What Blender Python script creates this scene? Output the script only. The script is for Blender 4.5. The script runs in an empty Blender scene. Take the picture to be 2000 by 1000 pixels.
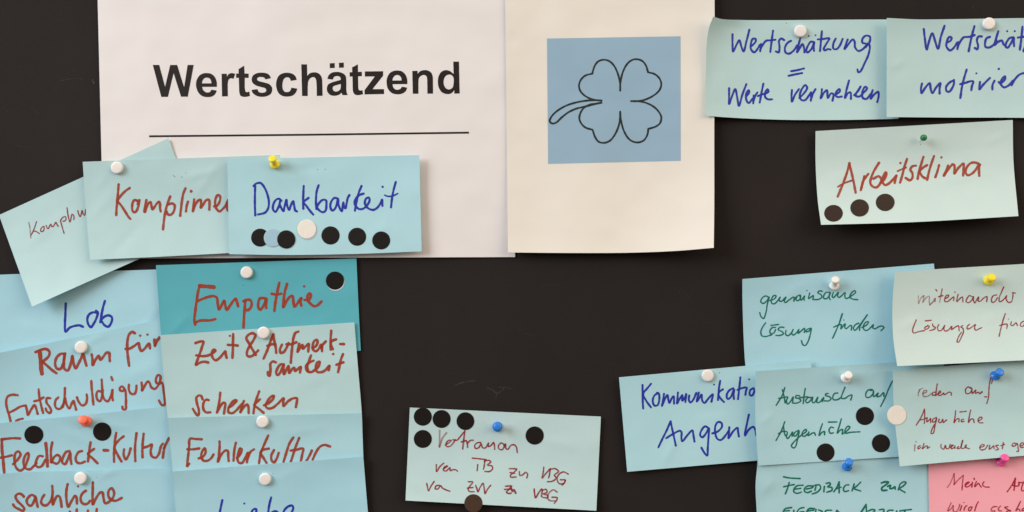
import bpy, bmesh, math, random
import numpy as np
from mathutils import Vector, Matrix
from mathutils.geometry import tessellate_polygon

# ------------------------------------------------------------------ scene, camera, light
scene = bpy.context.scene
COL = scene.collection
random.seed(7)

S = 0.00052            # metres on the board per photo unit (photo is 2000 x 1000 units)
D = 1.0                # camera to board, metres
ZC = 1.45              # height of the picture centre above the floor

cam_data = bpy.data.cameras.new("camera")
cam = bpy.data.objects.new("camera", cam_data)
COL.objects.link(cam)
cam.location = (0, -D, ZC)
cam.rotation_euler = (math.radians(90), 0, 0)
cam_data.sensor_width = 36.0
cam_data.lens = 36.0 * D / (2000 * S)
cam_data.clip_start = 0.01
cam_data.clip_end = 100
scene.camera = cam

world = bpy.data.worlds.new("World")
scene.world = world
world.use_nodes = True
wn, wl = world.node_tree.nodes, world.node_tree.links
wn.clear()
w_out = wn.new("ShaderNodeOutputWorld")
w_bg = wn.new("ShaderNodeBackground")
w_tc = wn.new("ShaderNodeTexCoord")
w_sep = wn.new("ShaderNodeSeparateXYZ")
w_ramp = wn.new("ShaderNodeValToRGB")
w_map = wn.new("ShaderNodeMapRange")
w_map.inputs["From Min"].default_value = -1
w_map.inputs["From Max"].default_value = 1
wl.new(w_tc.outputs["Generated"], w_sep.inputs[0])
wl.new(w_sep.outputs["Z"], w_map.inputs["Value"])
wl.new(w_map.outputs[0], w_ramp.inputs[0])
cr = w_ramp.color_ramp                     # the room: dim floor and walls, warm pale ceiling
cr.elements[0].position = 0.0
cr.elements[0].color = (0.17, 0.140, 0.115, 1)
cr.elements[1].position = 1.0
cr.elements[1].color = (1.18, 1.04, 0.90, 1)
e = cr.elements.new(0.50); e.color = (0.11, 0.095, 0.085, 1)
e = cr.elements.new(0.63); e.color = (0.15, 0.130, 0.115, 1)
e = cr.elements.new(0.72); e.color = (1.05, 0.92, 0.79, 1)
wl.new(w_ramp.outputs[0], w_bg.inputs["Color"])
w_bg.inputs["Strength"].default_value = 1.0
wl.new(w_bg.outputs[0], w_out.inputs[0])

def area_light(name, direction, dist, sx, sy, energy, color):
    ld = bpy.data.lights.new(name, 'AREA')
    ld.shape = 'RECTANGLE'
    ld.size, ld.size_y = sx, sy
    ld.energy = energy
    ld.color = color
    ob = bpy.data.objects.new(name, ld)
    d = Vector(direction).normalized()
    ob.location = Vector((0, 0, ZC)) + d * dist
    ob.rotation_euler = d.to_track_quat('Z', 'Y').to_euler()
    COL.objects.link(ob)
    return ob
# cool daylight from the window up on the left, warmer light of the room from the right
area_light("window_light", (-0.80, -0.56, 0.38), 6.0, 2.8, 3.0, 262, (0.90, 0.95, 1.0))
area_light("room_light", (0.80, -0.60, 0.30), 5.0, 3.6, 2.8, 92, (1.0, 0.80, 0.60))

scene.view_settings.view_transform = 'Standard'
scene.view_settings.look = 'None'
scene.view_settings.exposure = 0.05
scene.view_settings.gamma = 1
scene.view_settings.use_curve_mapping = False
scene.render.engine = 'CYCLES'
scene.cycles.transparent_max_bounces = 24
scene.render.resolution_x, scene.render.resolution_y = 1024, 512

# ------------------------------------------------------------------ helpers
def P(px, py, z):
    """photo unit position + height off the board in mm -> world"""
    k = (D - z * 0.001) / D
    return ((px - 1000) * S * k, -z * 0.001, ZC - (py - 500) * S * k)

def new_mesh(name, verts, faces, mat, parent=None, smooth=True, origin=None, mats=None, mat_idx=None):
    v = np.array(verts, dtype=float)
    if origin is None:
        o = np.zeros(3) if parent is not None else v.mean(axis=0)
    else:
        o = np.array(origin)
    base = np.array(parent["_o"]) if parent is not None else np.zeros(3)
    me = bpy.data.meshes.new(name)
    me.from_pydata((v - (base if parent is not None else o)).tolist(), [], faces)
    for m in (mats or [mat]):
        me.materials.append(m)
    if mat_idx:
        me.polygons.foreach_set("material_index", mat_idx)
    me.polygons.foreach_set("use_smooth", [smooth] * len(faces))
    me.update()
    ob = bpy.data.objects.new(name, me)
    COL.objects.link(ob)
    if parent is not None:
        ob.parent = parent
        ob["_o"] = list(base)
    else:
        ob.location = o
        ob["_o"] = list(o)
    return ob

def tag(o, label, cat, group=None):
    o["label"] = label
    o["category"] = cat
    if group:
        o["group"] = group

def catmull(pts, step=1.2):
    """smooth path through the points, sampled about every `step` units"""
    p = np.array(pts, float)
    if len(p) == 1:
        return p
    keep = [0] + [i for i in range(1, len(p)) if np.hypot(*(p[i] - p[i - 1])) > 1e-3]
    p = p[keep]
    if len(p) == 2:
        n = max(2, int(np.hypot(*(p[1] - p[0])) / step) + 1)
        return p[0] + (p[1] - p[0]) * np.linspace(0, 1, n)[:, None]
    q = np.vstack([2 * p[0] - p[1], p, 2 * p[-1] - p[-2]])
    out = []
    for i in range(1, len(q) - 2):
        p0, p1, p2, p3 = q[i - 1], q[i], q[i + 1], q[i + 2]
        a = 0.5
        t0 = 0.0
        t1 = t0 + max(np.hypot(*(p1 - p0)), 1e-4) ** a
        t2 = t1 + max(np.hypot(*(p2 - p1)), 1e-4) ** a
        t3 = t2 + max(np.hypot(*(p3 - p2)), 1e-4) ** a
        n = max(2, int(np.hypot(*(p2 - p1)) / step) + 1)
        t = np.linspace(t1, t2, n, endpoint=False)[:, None]
        A1 = (t1 - t) / (t1 - t0) * p0 + (t - t0) / (t1 - t0) * p1
        A2 = (t2 - t) / (t2 - t1) * p1 + (t - t1) / (t2 - t1) * p2
        A3 = (t3 - t) / (t3 - t2) * p2 + (t - t2) / (t3 - t2) * p3
        B1 = (t2 - t) / (t2 - t0) * A1 + (t - t0) / (t2 - t0) * A2
        B2 = (t3 - t) / (t3 - t1) * A2 + (t - t1) / (t3 - t1) * A3
        out.append((t2 - t) / (t2 - t1) * B1 + (t - t1) / (t2 - t1) * B2)
    out.append(p[-1][None])
    return np.vstack(out)

# ------------------------------------------------------------------ materials
def nodes_of(name):
    m = bpy.data.materials.new(name)
    m.use_nodes = True
    nt = m.node_tree
    return m, nt, nt.nodes["Principled BSDF"]

def paper(name, col, rough=0.5, spec=0.5, mottle=0.05, grain=0.12, tint=None):
    """coloured card: soft cloudy tone, fine fibre, shallow tooth"""
    m, nt, b = nodes_of(name)
    N, L = nt.nodes, nt.links
    tc = N.new("ShaderNodeTexCoord")
    n1 = N.new("ShaderNodeTexNoise"); n1.inputs["Scale"].default_value = 14; n1.inputs["Detail"].default_value = 5
    n2 = N.new("ShaderNodeTexNoise"); n2.inputs["Scale"].default_value = 900; n2.inputs["Detail"].default_value = 3
    L.new(tc.outputs["Object"], n1.inputs["Vector"])
    L.new(tc.outputs["Object"], n2.inputs["Vector"])
    mx = N.new("ShaderNodeMix"); mx.data_type = 'RGBA'
    t = tint or (col[0] * 0.93, col[1] * 0.97, col[2] * 1.0)
    lo = [max(0, c * (1 - mottle)) for c in t]
    hi = [min(1, c * (1 + mottle)) for c in col]
    mx.inputs[6].default_value = (*lo, 1)
    mx.inputs[7].default_value = (*hi, 1)
    L.new(n1.outputs["Fac"], mx.inputs[0])
    mx2 = N.new("ShaderNodeMix"); mx2.data_type = 'RGBA'; mx2.blend_type = 'MULTIPLY'
    mx2.inputs[0].default_value = grain
    L.new(mx.outputs[2], mx2.inputs[6])
    L.new(n2.outputs["Color"], mx2.inputs[7])
    L.new(mx2.outputs[2], b.inputs["Base Color"])
    b.inputs["Roughness"].default_value = rough
    b.inputs["Specular IOR Level"].default_value = spec
    bp = N.new("ShaderNodeBump"); bp.inputs["Strength"].default_value = 0.05; bp.inputs["Distance"].default_value = 0.0004
    L.new(n2.outputs["Fac"], bp.inputs["Height"])
    n3 = N.new("ShaderNodeTexNoise"); n3.inputs["Scale"].default_value = 17; n3.inputs["Detail"].default_value = 1.5
    L.new(tc.outputs["Object"], n3.inputs["Vector"])
    bp2 = N.new("ShaderNodeBump"); bp2.inputs["Strength"].default_value = 0.35; bp2.inputs["Distance"].default_value = 0.007
    L.new(n3.outputs["Fac"], bp2.inputs["Height"])
    L.new(bp.outputs[0], bp2.inputs["Normal"])
    L.new(bp2.outputs[0], b.inputs["Normal"])
    return m

def ink(name, col, alpha=0.85, rough=0.5, streak=0.25):
    """felt pen ink: covers less where it was laid down thin (point attribute 'density')"""
    m, nt, b = nodes_of(name)
    N, L = nt.nodes, nt.links
    tc = N.new("ShaderNodeTexCoord")
    n1 = N.new("ShaderNodeTexNoise"); n1.inputs["Scale"].default_value = 260; n1.inputs["Detail"].default_value = 4
    L.new(tc.outputs["Object"], n1.inputs["Vector"])
    mx = N.new("ShaderNodeMix"); mx.data_type = 'RGBA'
    mx.inputs[6].default_value = (*[c * 0.8 for c in col], 1)
    mx.inputs[7].default_value = (*[min(1, c * 1.2) for c in col], 1)
    L.new(n1.outputs["Fac"], mx.inputs[0])
    L.new(mx.outputs[2], b.inputs["Base Color"])
    b.inputs["Roughness"].default_value = rough
    b.inputs["Specular IOR Level"].default_value = 0.25
    at = N.new("ShaderNodeAttribute"); at.attribute_name = "ink_cover"
    mr = N.new("ShaderNodeMapRange")
    mr.inputs["From Min"].default_value = 0.3; mr.inputs["From Max"].default_value = 0.7
    mr.inputs["To Min"].default_value = alpha - streak * 0.5; mr.inputs["To Max"].default_value = min(1, alpha + streak * 0.5)
    L.new(n1.outputs["Fac"], mr.inputs["Value"])
    mu = N.new("ShaderNodeMath"); mu.operation = 'MULTIPLY'; mu.use_clamp = True
    L.new(mr.outputs[0], mu.inputs[0]); L.new(at.outputs["Fac"], mu.inputs[1])
    L.new(mu.outputs[0], b.inputs["Alpha"])
    return m

def plastic(name, col, rough=0.35, spec=0.5, sss=0.0):
    m, nt, b = nodes_of(name)
    N, L = nt.nodes, nt.links
    tc = N.new("ShaderNodeTexCoord")
    n1 = N.new("ShaderNodeTexNoise"); n1.inputs["Scale"].default_value = 350; n1.inputs["Detail"].default_value = 3
    L.new(tc.outputs["Object"], n1.inputs["Vector"])
    mx = N.new("ShaderNodeMix"); mx.data_type = 'RGBA'
    mx.inputs[6].default_value = (*[c * 0.9 for c in col], 1)
    mx.inputs[7].default_value = (*[min(1, c * 1.06) for c in col], 1)
    L.new(n1.outputs["Fac"], mx.inputs[0])
    L.new(mx.outputs[2], b.inputs["Base Color"])
    rm = N.new("ShaderNodeMapRange"); rm.inputs["To Min"].default_value = rough * 0.8; rm.inputs["To Max"].default_value = rough * 1.25
    L.new(n1.outputs["Fac"], rm.inputs["Value"]); L.new(rm.outputs[0], b.inputs["Roughness"])
    b.inputs["Specular IOR Level"].default_value = spec
    if sss:
        b.inputs["Subsurface Weight"].default_value = sss
        b.inputs["Subsurface Radius"].default_value = (0.003, 0.002, 0.0015)
        b.inputs["Subsurface Scale"].default_value = 0.6
    return m

CYAN = (0.465, 0.75, 0.825)
M = {}
M['card'] = paper("pale_blue_card", CYAN)
M['card_pale'] = paper("pale_blue_green_card", (0.515, 0.735, 0.75))  # paler and less blue than the ordinary card
M['card_white'] = paper("very_pale_card", (0.60, 0.755, 0.735))  # palest and least saturated of the card tones
M['card_mint'] = paper("pale_mint_card", (0.565, 0.755, 0.765))
M['card_blue'] = paper("light_blue_card", (0.43, 0.735, 0.84))
M['card_teal'] = paper("teal_card", (0.105, 0.475, 0.555))
M['card_pink'] = paper("pink_card", (0.99, 0.435, 0.515), tint=(0.985, 0.405, 0.49), grain=0.03)
M['paper'] = paper("white_office_paper", (0.83, 0.80, 0.80), mottle=0.012, grain=0.04, tint=(0.82, 0.79, 0.79))
M['photo_paper'] = paper("cream_paper", (0.83, 0.795, 0.725), rough=0.45, mottle=0.012, grain=0.04, tint=(0.82, 0.78, 0.715))
M['print_blue'] = paper("printed_blue", (0.305, 0.465, 0.60), rough=0.5, mottle=0.02, grain=0.05)
M['print_black'] = ink("printed_black", (0.016, 0.011, 0.010), alpha=1.0, rough=0.5, streak=0.0)
M['print_line'] = ink("printed_dark_line", (0.02, 0.03, 0.028), alpha=0.98, rough=0.5, streak=0.0)
M['red'] = ink("red_marker_ink", (0.38, 0.052, 0.020), alpha=0.82)
M['blue'] = ink("blue_marker_ink", (0.022, 0.034, 0.40), alpha=0.92)
M['green'] = ink("green_pen_ink", (0.0, 0.165, 0.118), alpha=0.88)
M['maroon'] = ink("dark_red_pen_ink", (0.31, 0.022, 0.028), alpha=0.76, streak=0.4)
M['crimson'] = ink("crimson_pen_ink", (0.42, 0.008, 0.030), alpha=0.78, streak=0.4)
M['hole'] = ink("pinhole_dark", (0.02, 0.02, 0.02), alpha=0.85, streak=0.0)
M['dot_black'] = plastic("black_glossy_sticker", (0.011, 0.0085, 0.008), rough=0.33, spec=0.4)
M['dot_brown_reflection'] = plastic("black_sticker_brown_reflection", (0.026, 0.012, 0.007), rough=0.30, spec=0.25)  # black sticker, brown reflection of the room painted into its base colour
M['dot_umber_reflection'] = plastic("black_sticker_umber_reflection", (0.062, 0.036, 0.024), rough=0.30, spec=0.4)  # black sticker too; its stronger brown reflection is put into the colour
M['dot_white'] = plastic("white_sticker", (0.86, 0.82, 0.76), rough=0.55)
M['dot_blue'] = plastic("blue_sticker", (0.36, 0.57, 0.70), rough=0.5)
M['dot_grey'] = plastic("pale_blue_white_sticker", (0.58, 0.72, 0.80), rough=0.5)
M['tack'] = plastic("white_tack_plastic", (0.87, 0.83, 0.80), rough=0.38)
M['pin_white'] = plastic("white_pin_plastic", (0.84, 0.81, 0.76), rough=0.35, sss=0.2)
M['pin_yellow'] = plastic("yellow_pin_plastic", (0.88, 0.72, 0.03), rough=0.3, sss=0.15)
M['pin_blue'] = plastic("blue_pin_plastic", (0.018, 0.20, 0.68), rough=0.28)
M['pin_green'] = plastic("green_pin_plastic", (0.01, 0.20, 0.06), rough=0.25)
M['pin_pink'] = plastic("pink_pin_plastic", (0.85, 0.08, 0.33), rough=0.3, sss=0.15)
M['pin_red'] = plastic("orange_red_pin_plastic", (0.95, 0.17, 0.09), rough=0.35, sss=0.15)

m, nt, b = nodes_of("needle_steel")
tc = nt.nodes.new("ShaderNodeTexCoord"); nz = nt.nodes.new("ShaderNodeTexNoise"); nz.inputs["Scale"].default_value = 800
mr = nt.nodes.new("ShaderNodeMapRange"); mr.inputs["To Min"].default_value = 0.2; mr.inputs["To Max"].default_value = 0.4
nt.links.new(tc.outputs["Object"], nz.inputs["Vector"]); nt.links.new(nz.outputs["Fac"], mr.inputs["Value"]); nt.links.new(mr.outputs[0], b.inputs["Roughness"])
b.inputs["Metallic"].default_value = 1; b.inputs["Base Color"].default_value = (0.6, 0.6, 0.6, 1)
M['steel'] = m

# board: black-brown painted fibreboard, slightly mottled, pricked with old pinholes
m, nt, b = nodes_of("dark_pinboard_felt")
N, L = nt.nodes, nt.links
tc = N.new("ShaderNodeTexCoord")
n1 = N.new("ShaderNodeTexNoise"); n1.inputs["Scale"].default_value = 6; n1.inputs["Detail"].default_value = 6
n2 = N.new("ShaderNodeTexNoise"); n2.inputs["Scale"].default_value = 420; n2.inputs["Detail"].default_value = 5
vo = N.new("ShaderNodeTexVoronoi"); vo.inputs["Scale"].default_value = 34
for n in (n1, n2, vo):
    L.new(tc.outputs["Object"], n.inputs["Vector"])
mx = N.new("ShaderNodeMix"); mx.data_type = 'RGBA'
mx.inputs[6].default_value = (0.0150, 0.0124, 0.0120, 1); mx.inputs[7].default_value = (0.032, 0.0245, 0.0228, 1)
L.new(n1.outputs["Fac"], mx.inputs[0])
mx2 = N.new("ShaderNodeMix"); mx2.data_type = 'RGBA'; mx2.blend_type = 'MULTIPLY'; mx2.inputs[0].default_value = 0.35
L.new(mx.outputs[2], mx2.inputs[6]); L.new(n2.outputs["Color"], mx2.inputs[7])
lt = N.new("ShaderNodeMath"); lt.operation = 'LESS_THAN'; lt.inputs[1].default_value = 0.032
L.new(vo.outputs["Distance"], lt.inputs[0])
sp = N.new("ShaderNodeSeparateColor"); L.new(vo.outputs["Color"], sp.inputs[0])
gt = N.new("ShaderNodeMath"); gt.operation = 'GREATER_THAN'; gt.inputs[1].default_value = 0.72
L.new(sp.outputs[0], gt.inputs[0])
mu = N.new("ShaderNodeMath"); mu.operation = 'MULTIPLY'; L.new(lt.outputs[0], mu.inputs[0]); L.new(gt.outputs[0], mu.inputs[1])
mx3 = N.new("ShaderNodeMix"); mx3.data_type = 'RGBA'; mx3.inputs[7].default_value = (0.002, 0.002, 0.002, 1)
L.new(mu.outputs[0], mx3.inputs[0]); L.new(mx2.outputs[2], mx3.inputs[6])
L.new(mx3.outputs[2], b.inputs["Base Color"])
b.inputs["Roughness"].default_value = 0.75; b.inputs["Specular IOR Level"].default_value = 0.15
bp = N.new("ShaderNodeBump"); bp.inputs["Strength"].default_value = 0.25; bp.inputs["Distance"].default_value = 0.0004
L.new(n2.outputs["Fac"], bp.inputs["Height"]); L.new(bp.outputs[0], b.inputs["Normal"])
M['board'] = m
M['scuff'] = ink("pale_scuff", (0.16, 0.145, 0.135), alpha=0.30, rough=0.8, streak=0.55)
M['frame'] = plastic("aluminium_frame", (0.55, 0.55, 0.55), rough=0.4)
# ------------------------------------------------------------------ sheets of card and paper
def arc_eval(poly, t):
    p = np.array(poly, float)
    if len(p) > 2:
        p = catmull(p, 3.0)
    d = np.concatenate([[0], np.cumsum(np.hypot(*(p[1:] - p[:-1]).T))])
    d /= d[-1]
    return np.stack([np.interp(t, d, p[:, 0]), np.interp(t, d, p[:, 1])], -1)

class Sheet:
    """a sheet given by its four outline edges and its relief off the board (mm)"""
    def __init__(s, TL, TR, BR, BL, z, terms=(), top=None, right=None, bottom=None, left=None, wave=0.25, seed=0):
        s.TL, s.TR, s.BR, s.BL = [np.array(a, float) for a in (TL, TR, BR, BL)]
        s.top = [TL] + (top or []) + [TR]
        s.bottom = [BL] + (bottom or []) + [BR]
        s.left = [TL] + (left or []) + [BL]
        s.right = [TR] + (right or []) + [BR]
        s.z4 = z
        s.terms = terms
        r = random.Random(seed)
        s.waves = [(r.uniform(2, 6), r.uniform(1.5, 5), r.uniform(0, 6.3), wave * r.uniform(0.5, 1)) for _ in range(3)]

    def px(s, u, v):
        u = np.asarray(u, float); v = np.asarray(v, float)
        uc, vc = np.clip(u, 0, 1), np.clip(v, 0, 1)
        T, B = arc_eval(s.top, uc), arc_eval(s.bottom, uc)
        Lf, R = arc_eval(s.left, vc), arc_eval(s.right, vc)
        U, V = uc[..., None], vc[..., None]
        bil = (1-U)*(1-V)*s.TL + U*(1-V)*s.TR + U*V*s.BR + (1-U)*V*s.BL
        out = (1-V)*T + V*B + (1-U)*Lf + U*R - bil
        # straight continuation beyond the edges (used by things that overhang)
        out = out + (u - uc)[..., None] * ((1-V)*(s.TR-s.TL) + V*(s.BR-s.BL)) + (v - vc)[..., None] * ((1-U)*(s.BL-s.TL) + U*(s.BR-s.TR))
        return out

    def z(s, u, v):
        u = np.asarray(u, float); v = np.asarray(v, float)
        a, b, c, d = s.z4
        z = (1-u)*(1-v)*a + u*(1-v)*b + u*v*c + (1-u)*v*d
        for t in s.terms:
            k = t[0]
            if k == 'L': z = z + t[1]*np.clip(1-u/t[2], 0, None)**2
            elif k == 'R': z = z + t[1]*np.clip(1-(1-u)/t[2], 0, None)**2
            elif k == 'T': z = z + t[1]*np.clip(1-v/t[2], 0, None)**2
            elif k == 'B': z = z + t[1]*np.clip(1-(1-v)/t[2], 0, None)**2
            elif k == 'BR': z = z + t[1]*np.clip(1-(1-u)/t[2]-(1-v)/t[3], 0, None)**2
            elif k == 'TL': z = z + t[1]*np.clip(1-u/t[2]-v/t[3], 0, None)**2
            elif k == 'BL': z = z + t[1]*np.clip(1-u/t[2]-(1-v)/t[3], 0, None)**2
            elif k == 'hump': z = z + t[1]*np.exp(-((u-t[2])/t[4])**2-((v-t[3])/t[5])**2)
            elif k == 'ripple': z = z + t[1]*np.sin(t[2]*u + t[3]*v + t[4])*(0.6+0.4*np.sin(5*v+2*u+t[4]))
            elif k == 'crease':  # short soft ridge pressed into the card
                _, amp, u1, v1, u2, v2, w = t
                du, dv = u2-u1, 0.5*(v2-v1)
                ln = math.hypot(du, dv)
                d_ = ((u-u1)*dv - (v-v1)*0.5*du)/ln
                a_ = ((u-u1)*du + (v-v1)*0.5*dv)/(ln*ln)
                z = z + amp*np.exp(-(d_/w)**2)*np.clip(4*a_*(1-a_), 0, 1)
            elif k == 'fold':   # soft crease along the line (u1,v1)-(u2,v2)
                _, amp, u1, v1, u2, v2, w = t
                du, dv = u2-u1, 0.5*(v2-v1)
                ln = math.hypot(du, dv)
                d_ = ((u-u1)*dv - (v-v1)*0.5*du)/ln
                z = z + amp*(np.sqrt(d_*d_ + w*w) + d_)
        for fu, fv, ph, am in s.waves:
            z = z + am*np.sin(fu*u + fv*v + ph)
        return z

    def uv(s, px):
        """inverse of px()"""
        q = np.atleast_2d(np.array(px, float))
        u = np.full(len(q), 0.5); v = np.full(len(q), 0.5)
        h = 1e-3
        for _ in range(14):
            f = s.px(u, v) - q
            fu = (s.px(u+h, v) - s.px(u-h, v))/(2*h)
            fv = (s.px(u, v+h) - s.px(u, v-h))/(2*h)
            det = fu[:, 0]*fv[:, 1] - fu[:, 1]*fv[:, 0]
            du = (f[:, 0]*fv[:, 1] - f[:, 1]*fv[:, 0])/det
            dv = (fu[:, 0]*f[:, 1] - fu[:, 1]*f[:, 0])/det
            u = u - np.clip(du, -0.4, 0.4); v = v - np.clip(dv, -0.4, 0.4)
        return u, v

    def zpx(s, px):
        u, v = s.uv(px)
        return s.z(u, v)

    def build(s, name, mat, thick=0.28, nu=104, nv=56):
        U, V = np.meshgrid(np.linspace(0, 1, nu+1), np.linspace(0, 1, nv+1))
        px = s.px(U, V); z = s.z(U, V)
        front = np.array([P(px[j, i, 0], px[j, i, 1], z[j, i]) for j in range(nv+1) for i in range(nu+1)])
        back = front.copy(); back[:, 1] += thick*0.001
        n = len(front)
        verts = [front, back]
        I = lambda i, j: j*(nu+1)+i
        faces = []
        for j in range(nv):
            for i in range(nu):
                a, b_, c, d = I(i, j), I(i, j+1), I(i+1, j+1), I(i+1, j)
                faces.append((a, b_, c, d)); faces.append((n+a, n+d, n+c, n+b_))
        loop = [I(i, 0) for i in range(nu+1)] + [I(nu, j) for j in range(1, nv+1)] + [I(i, nv) for i in range(nu-1, -1, -1)] + [I(0, j) for j in range(nv-1, 0, -1)]
        base = 2*n
        rim = []
        for k in loop: rim += [front[k], back[k]]
        m_ = len(loop)
        for k in range(m_):
            k2 = (k+1) % m_
            faces.append((base+2*k, base+2*k2, base+2*k2+1, base+2*k+1))
        verts = np.vstack([front, back, np.array(rim)])
        s.ob = new_mesh(name, verts, faces, mat)
        return s.ob

def ribbon_mesh(strokes, lift0=0.10):
    """strokes: list of (points in photo units, width, density) -> verts px, lift, density, faces"""
    V, Z, De, F = [], [], [], []
    rng = random.Random(3)
    for si, (pts, w, dens) in enumerate(strokes):
        z0 = lift0 + (si % 12)*0.006
        if len(pts) == 1:
            c = np.array(pts[0]); r = w*0.62
            b0 = len(V); V.append(c); Z.append(z0); De.append(dens)
            K = 10
            for k in range(K):
                a = 2*math.pi*k/K; rr = r*rng.uniform(0.85, 1.12)
                V.append(c+rr*np.array([math.cos(a), math.sin(a)])); Z.append(z0); De.append(dens)
            for k in range(K): F.append((b0, b0+1+(k+1) % K, b0+1+k))
            continue
        c = catmull(pts, 1.0)
        n = len(c)
        t = np.gradient(c, axis=0)
        t /= np.maximum(np.hypot(t[:, 0], t[:, 1]), 1e-6)[:, None]
        nr = np.stack([-t[:, 1], t[:, 0]], -1)
        ph = rng.uniform(0, 6.3)
        L_ = np.arange(n)
        hw = 0.5*w*(1 + 0.07*np.sin(L_*0.21+ph) + 0.05*np.sin(L_*0.53+2*ph))
        cap = []
        K = 3
        lo, hi, zz = [], [], []
        for k in range(K):                       # rounded start
            a = math.pi/2*(k+0.25)/K
            cc = c[0]-t[0]*hw[0]*math.cos(a); r = hw[0]*math.sin(a)
            lo.append(cc-nr[0]*r); hi.append(cc+nr[0]*r)
        for i in range(n):
            lo.append(c[i]-nr[i]*hw[i]); hi.append(c[i]+nr[i]*hw[i])
        for k in range(K-1, -1, -1):
            a = math.pi/2*(k+0.25)/K
            cc = c[-1]+t[-1]*hw[-1]*math.cos(a); r = hw[-1]*math.sin(a)
            lo.append(cc-nr[-1]*r); hi.append(cc+nr[-1]*r)
        b0 = len(V); m_ = len(lo)
        for i in range(m_):
            V.append(lo[i]); V.append(hi[i])
            z = z0 + 0.03*i/m_
            Z += [z, z]
            d_ = dens*(1.0 if not isinstance(dens, tuple) else 1)
            De += [d_, d_]
        for i in range(m_-1):
            F.append((b0+2*i, b0+2*i+1, b0+2*i+3, b0+2*i+2))
    return np.array(V), np.array(Z), np.array(De), F

def parse(txt, ox, oy, sc, w):
    out = []
    for st in txt.replace('\n', ' ').split('|'):
        st = st.strip()
        if not st: continue
        ww, dd = w*1.06, 1.0
        while ':' in st.split()[0]:
            k, st = st.split(':', 1); st = st.strip()
            if k[0] == 'w': ww = w*float(k[1:])
            if k[0] == 'f': dd = float(k[1:])
        pts = [tuple(float(a) for a in q.split(',')) for q in st.split()]
        out.append(([(ox+x/sc, oy+y/sc) for x, y in pts], ww, dd))
    return out

def write(sheet, strokes, mat, name="handwriting", lift=0.10):
    V, Z, De, F = ribbon_mesh(strokes, lift)
    z = sheet.zpx(V) + Z
    verts = [P(p[0], p[1], zz) for p, zz in zip(V, z)]
    ob = new_mesh(name, verts, F, mat, parent=sheet.ob, smooth=False)
    at = ob.data.attributes.new("ink_cover", 'FLOAT', 'POINT')
    at.data.foreach_set("value", De.astype(np.float32))
    return ob

def flat_print(sheet, polys, mat, name, parent=None, lift=0.12, cell=7.0):
    """filled outlines (each: [outer, hole, ...] in photo units) printed on a sheet; cut into cells so they follow it"""
    bm = bmesh.new()
    for loops in polys:
        l3 = [[Vector((x, y, 0)) for x, y in lp] for lp in loops]
        vs = [bm.verts.new(v) for lp in l3 for v in lp]
        for tri in tessellate_polygon(l3):
            try: bm.faces.new([vs[i] for i in tri])
            except ValueError: pass
    xs = [v.co.x for v in bm.verts]; ys = [v.co.y for v in bm.verts]
    for ax, lo, hi in ((0, min(xs), max(xs)), (1, min(ys), max(ys))):
        x = lo + cell
        while x < hi:
            co = Vector((x, 0, 0)) if ax == 0 else Vector((0, x, 0))
            no = Vector((1, 0, 0)) if ax == 0 else Vector((0, 1, 0))
            bmesh.ops.bisect_plane(bm, geom=bm.verts[:]+bm.edges[:]+bm.faces[:], plane_co=co, plane_no=no)
            x += cell
    bm.verts.index_update()
    V = np.array([(v.co.x, v.co.y) for v in bm.verts])
    F = []
    for f in bm.faces:
        idx = [v.index for v in f.verts]
        a = sum(V[idx[i-1]][0]*V[idx[i]][1]-V[idx[i]][0]*V[idx[i-1]][1] for i in range(len(idx)))
        F.append(tuple(idx) if a < 0 else tuple(idx[::-1]))
    bm.free()
    z = sheet.zpx(V) + lift
    ob = new_mesh(name, [P(p[0], p[1], q) for p, q in zip(V, z)], F, mat, parent=parent or sheet.ob, smooth=False)
    at = ob.data.attributes.new("ink_cover", 'FLOAT', 'POINT')
    at.data.foreach_set("value", np.ones(len(V), np.float32))
    return ob

def outline(txt, ox, oy, sc, step=1.0):
    """closed outline; points marked with * are corners, the runs between them are smooth"""
    pts, cor = [], []
    for q in txt.split():
        c = q.endswith('*'); q = q.rstrip('*')
        x, y = q.split(',')
        pts.append((ox+float(x)/sc, oy+float(y)/sc)); cor.append(c)
    k0 = cor.index(True) if True in cor else 0
    pts = pts[k0:]+pts[:k0]; cor = cor[k0:]+cor[:k0]
    if not cor[0]:
        p = catmull(pts+[pts[0]], step)
        return [tuple(a) for a in p[:-1]]
    res, run = [], [pts[0]]
    for p, c in list(zip(pts, cor))[1:]+[(pts[0], True)]:
        run.append(p)
        if c:
            seg = catmull(run, step) if len(run) > 2 else np.array(run)
            res += [tuple(a) for a in seg[:-1]]
            run = [p]
    return res
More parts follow.
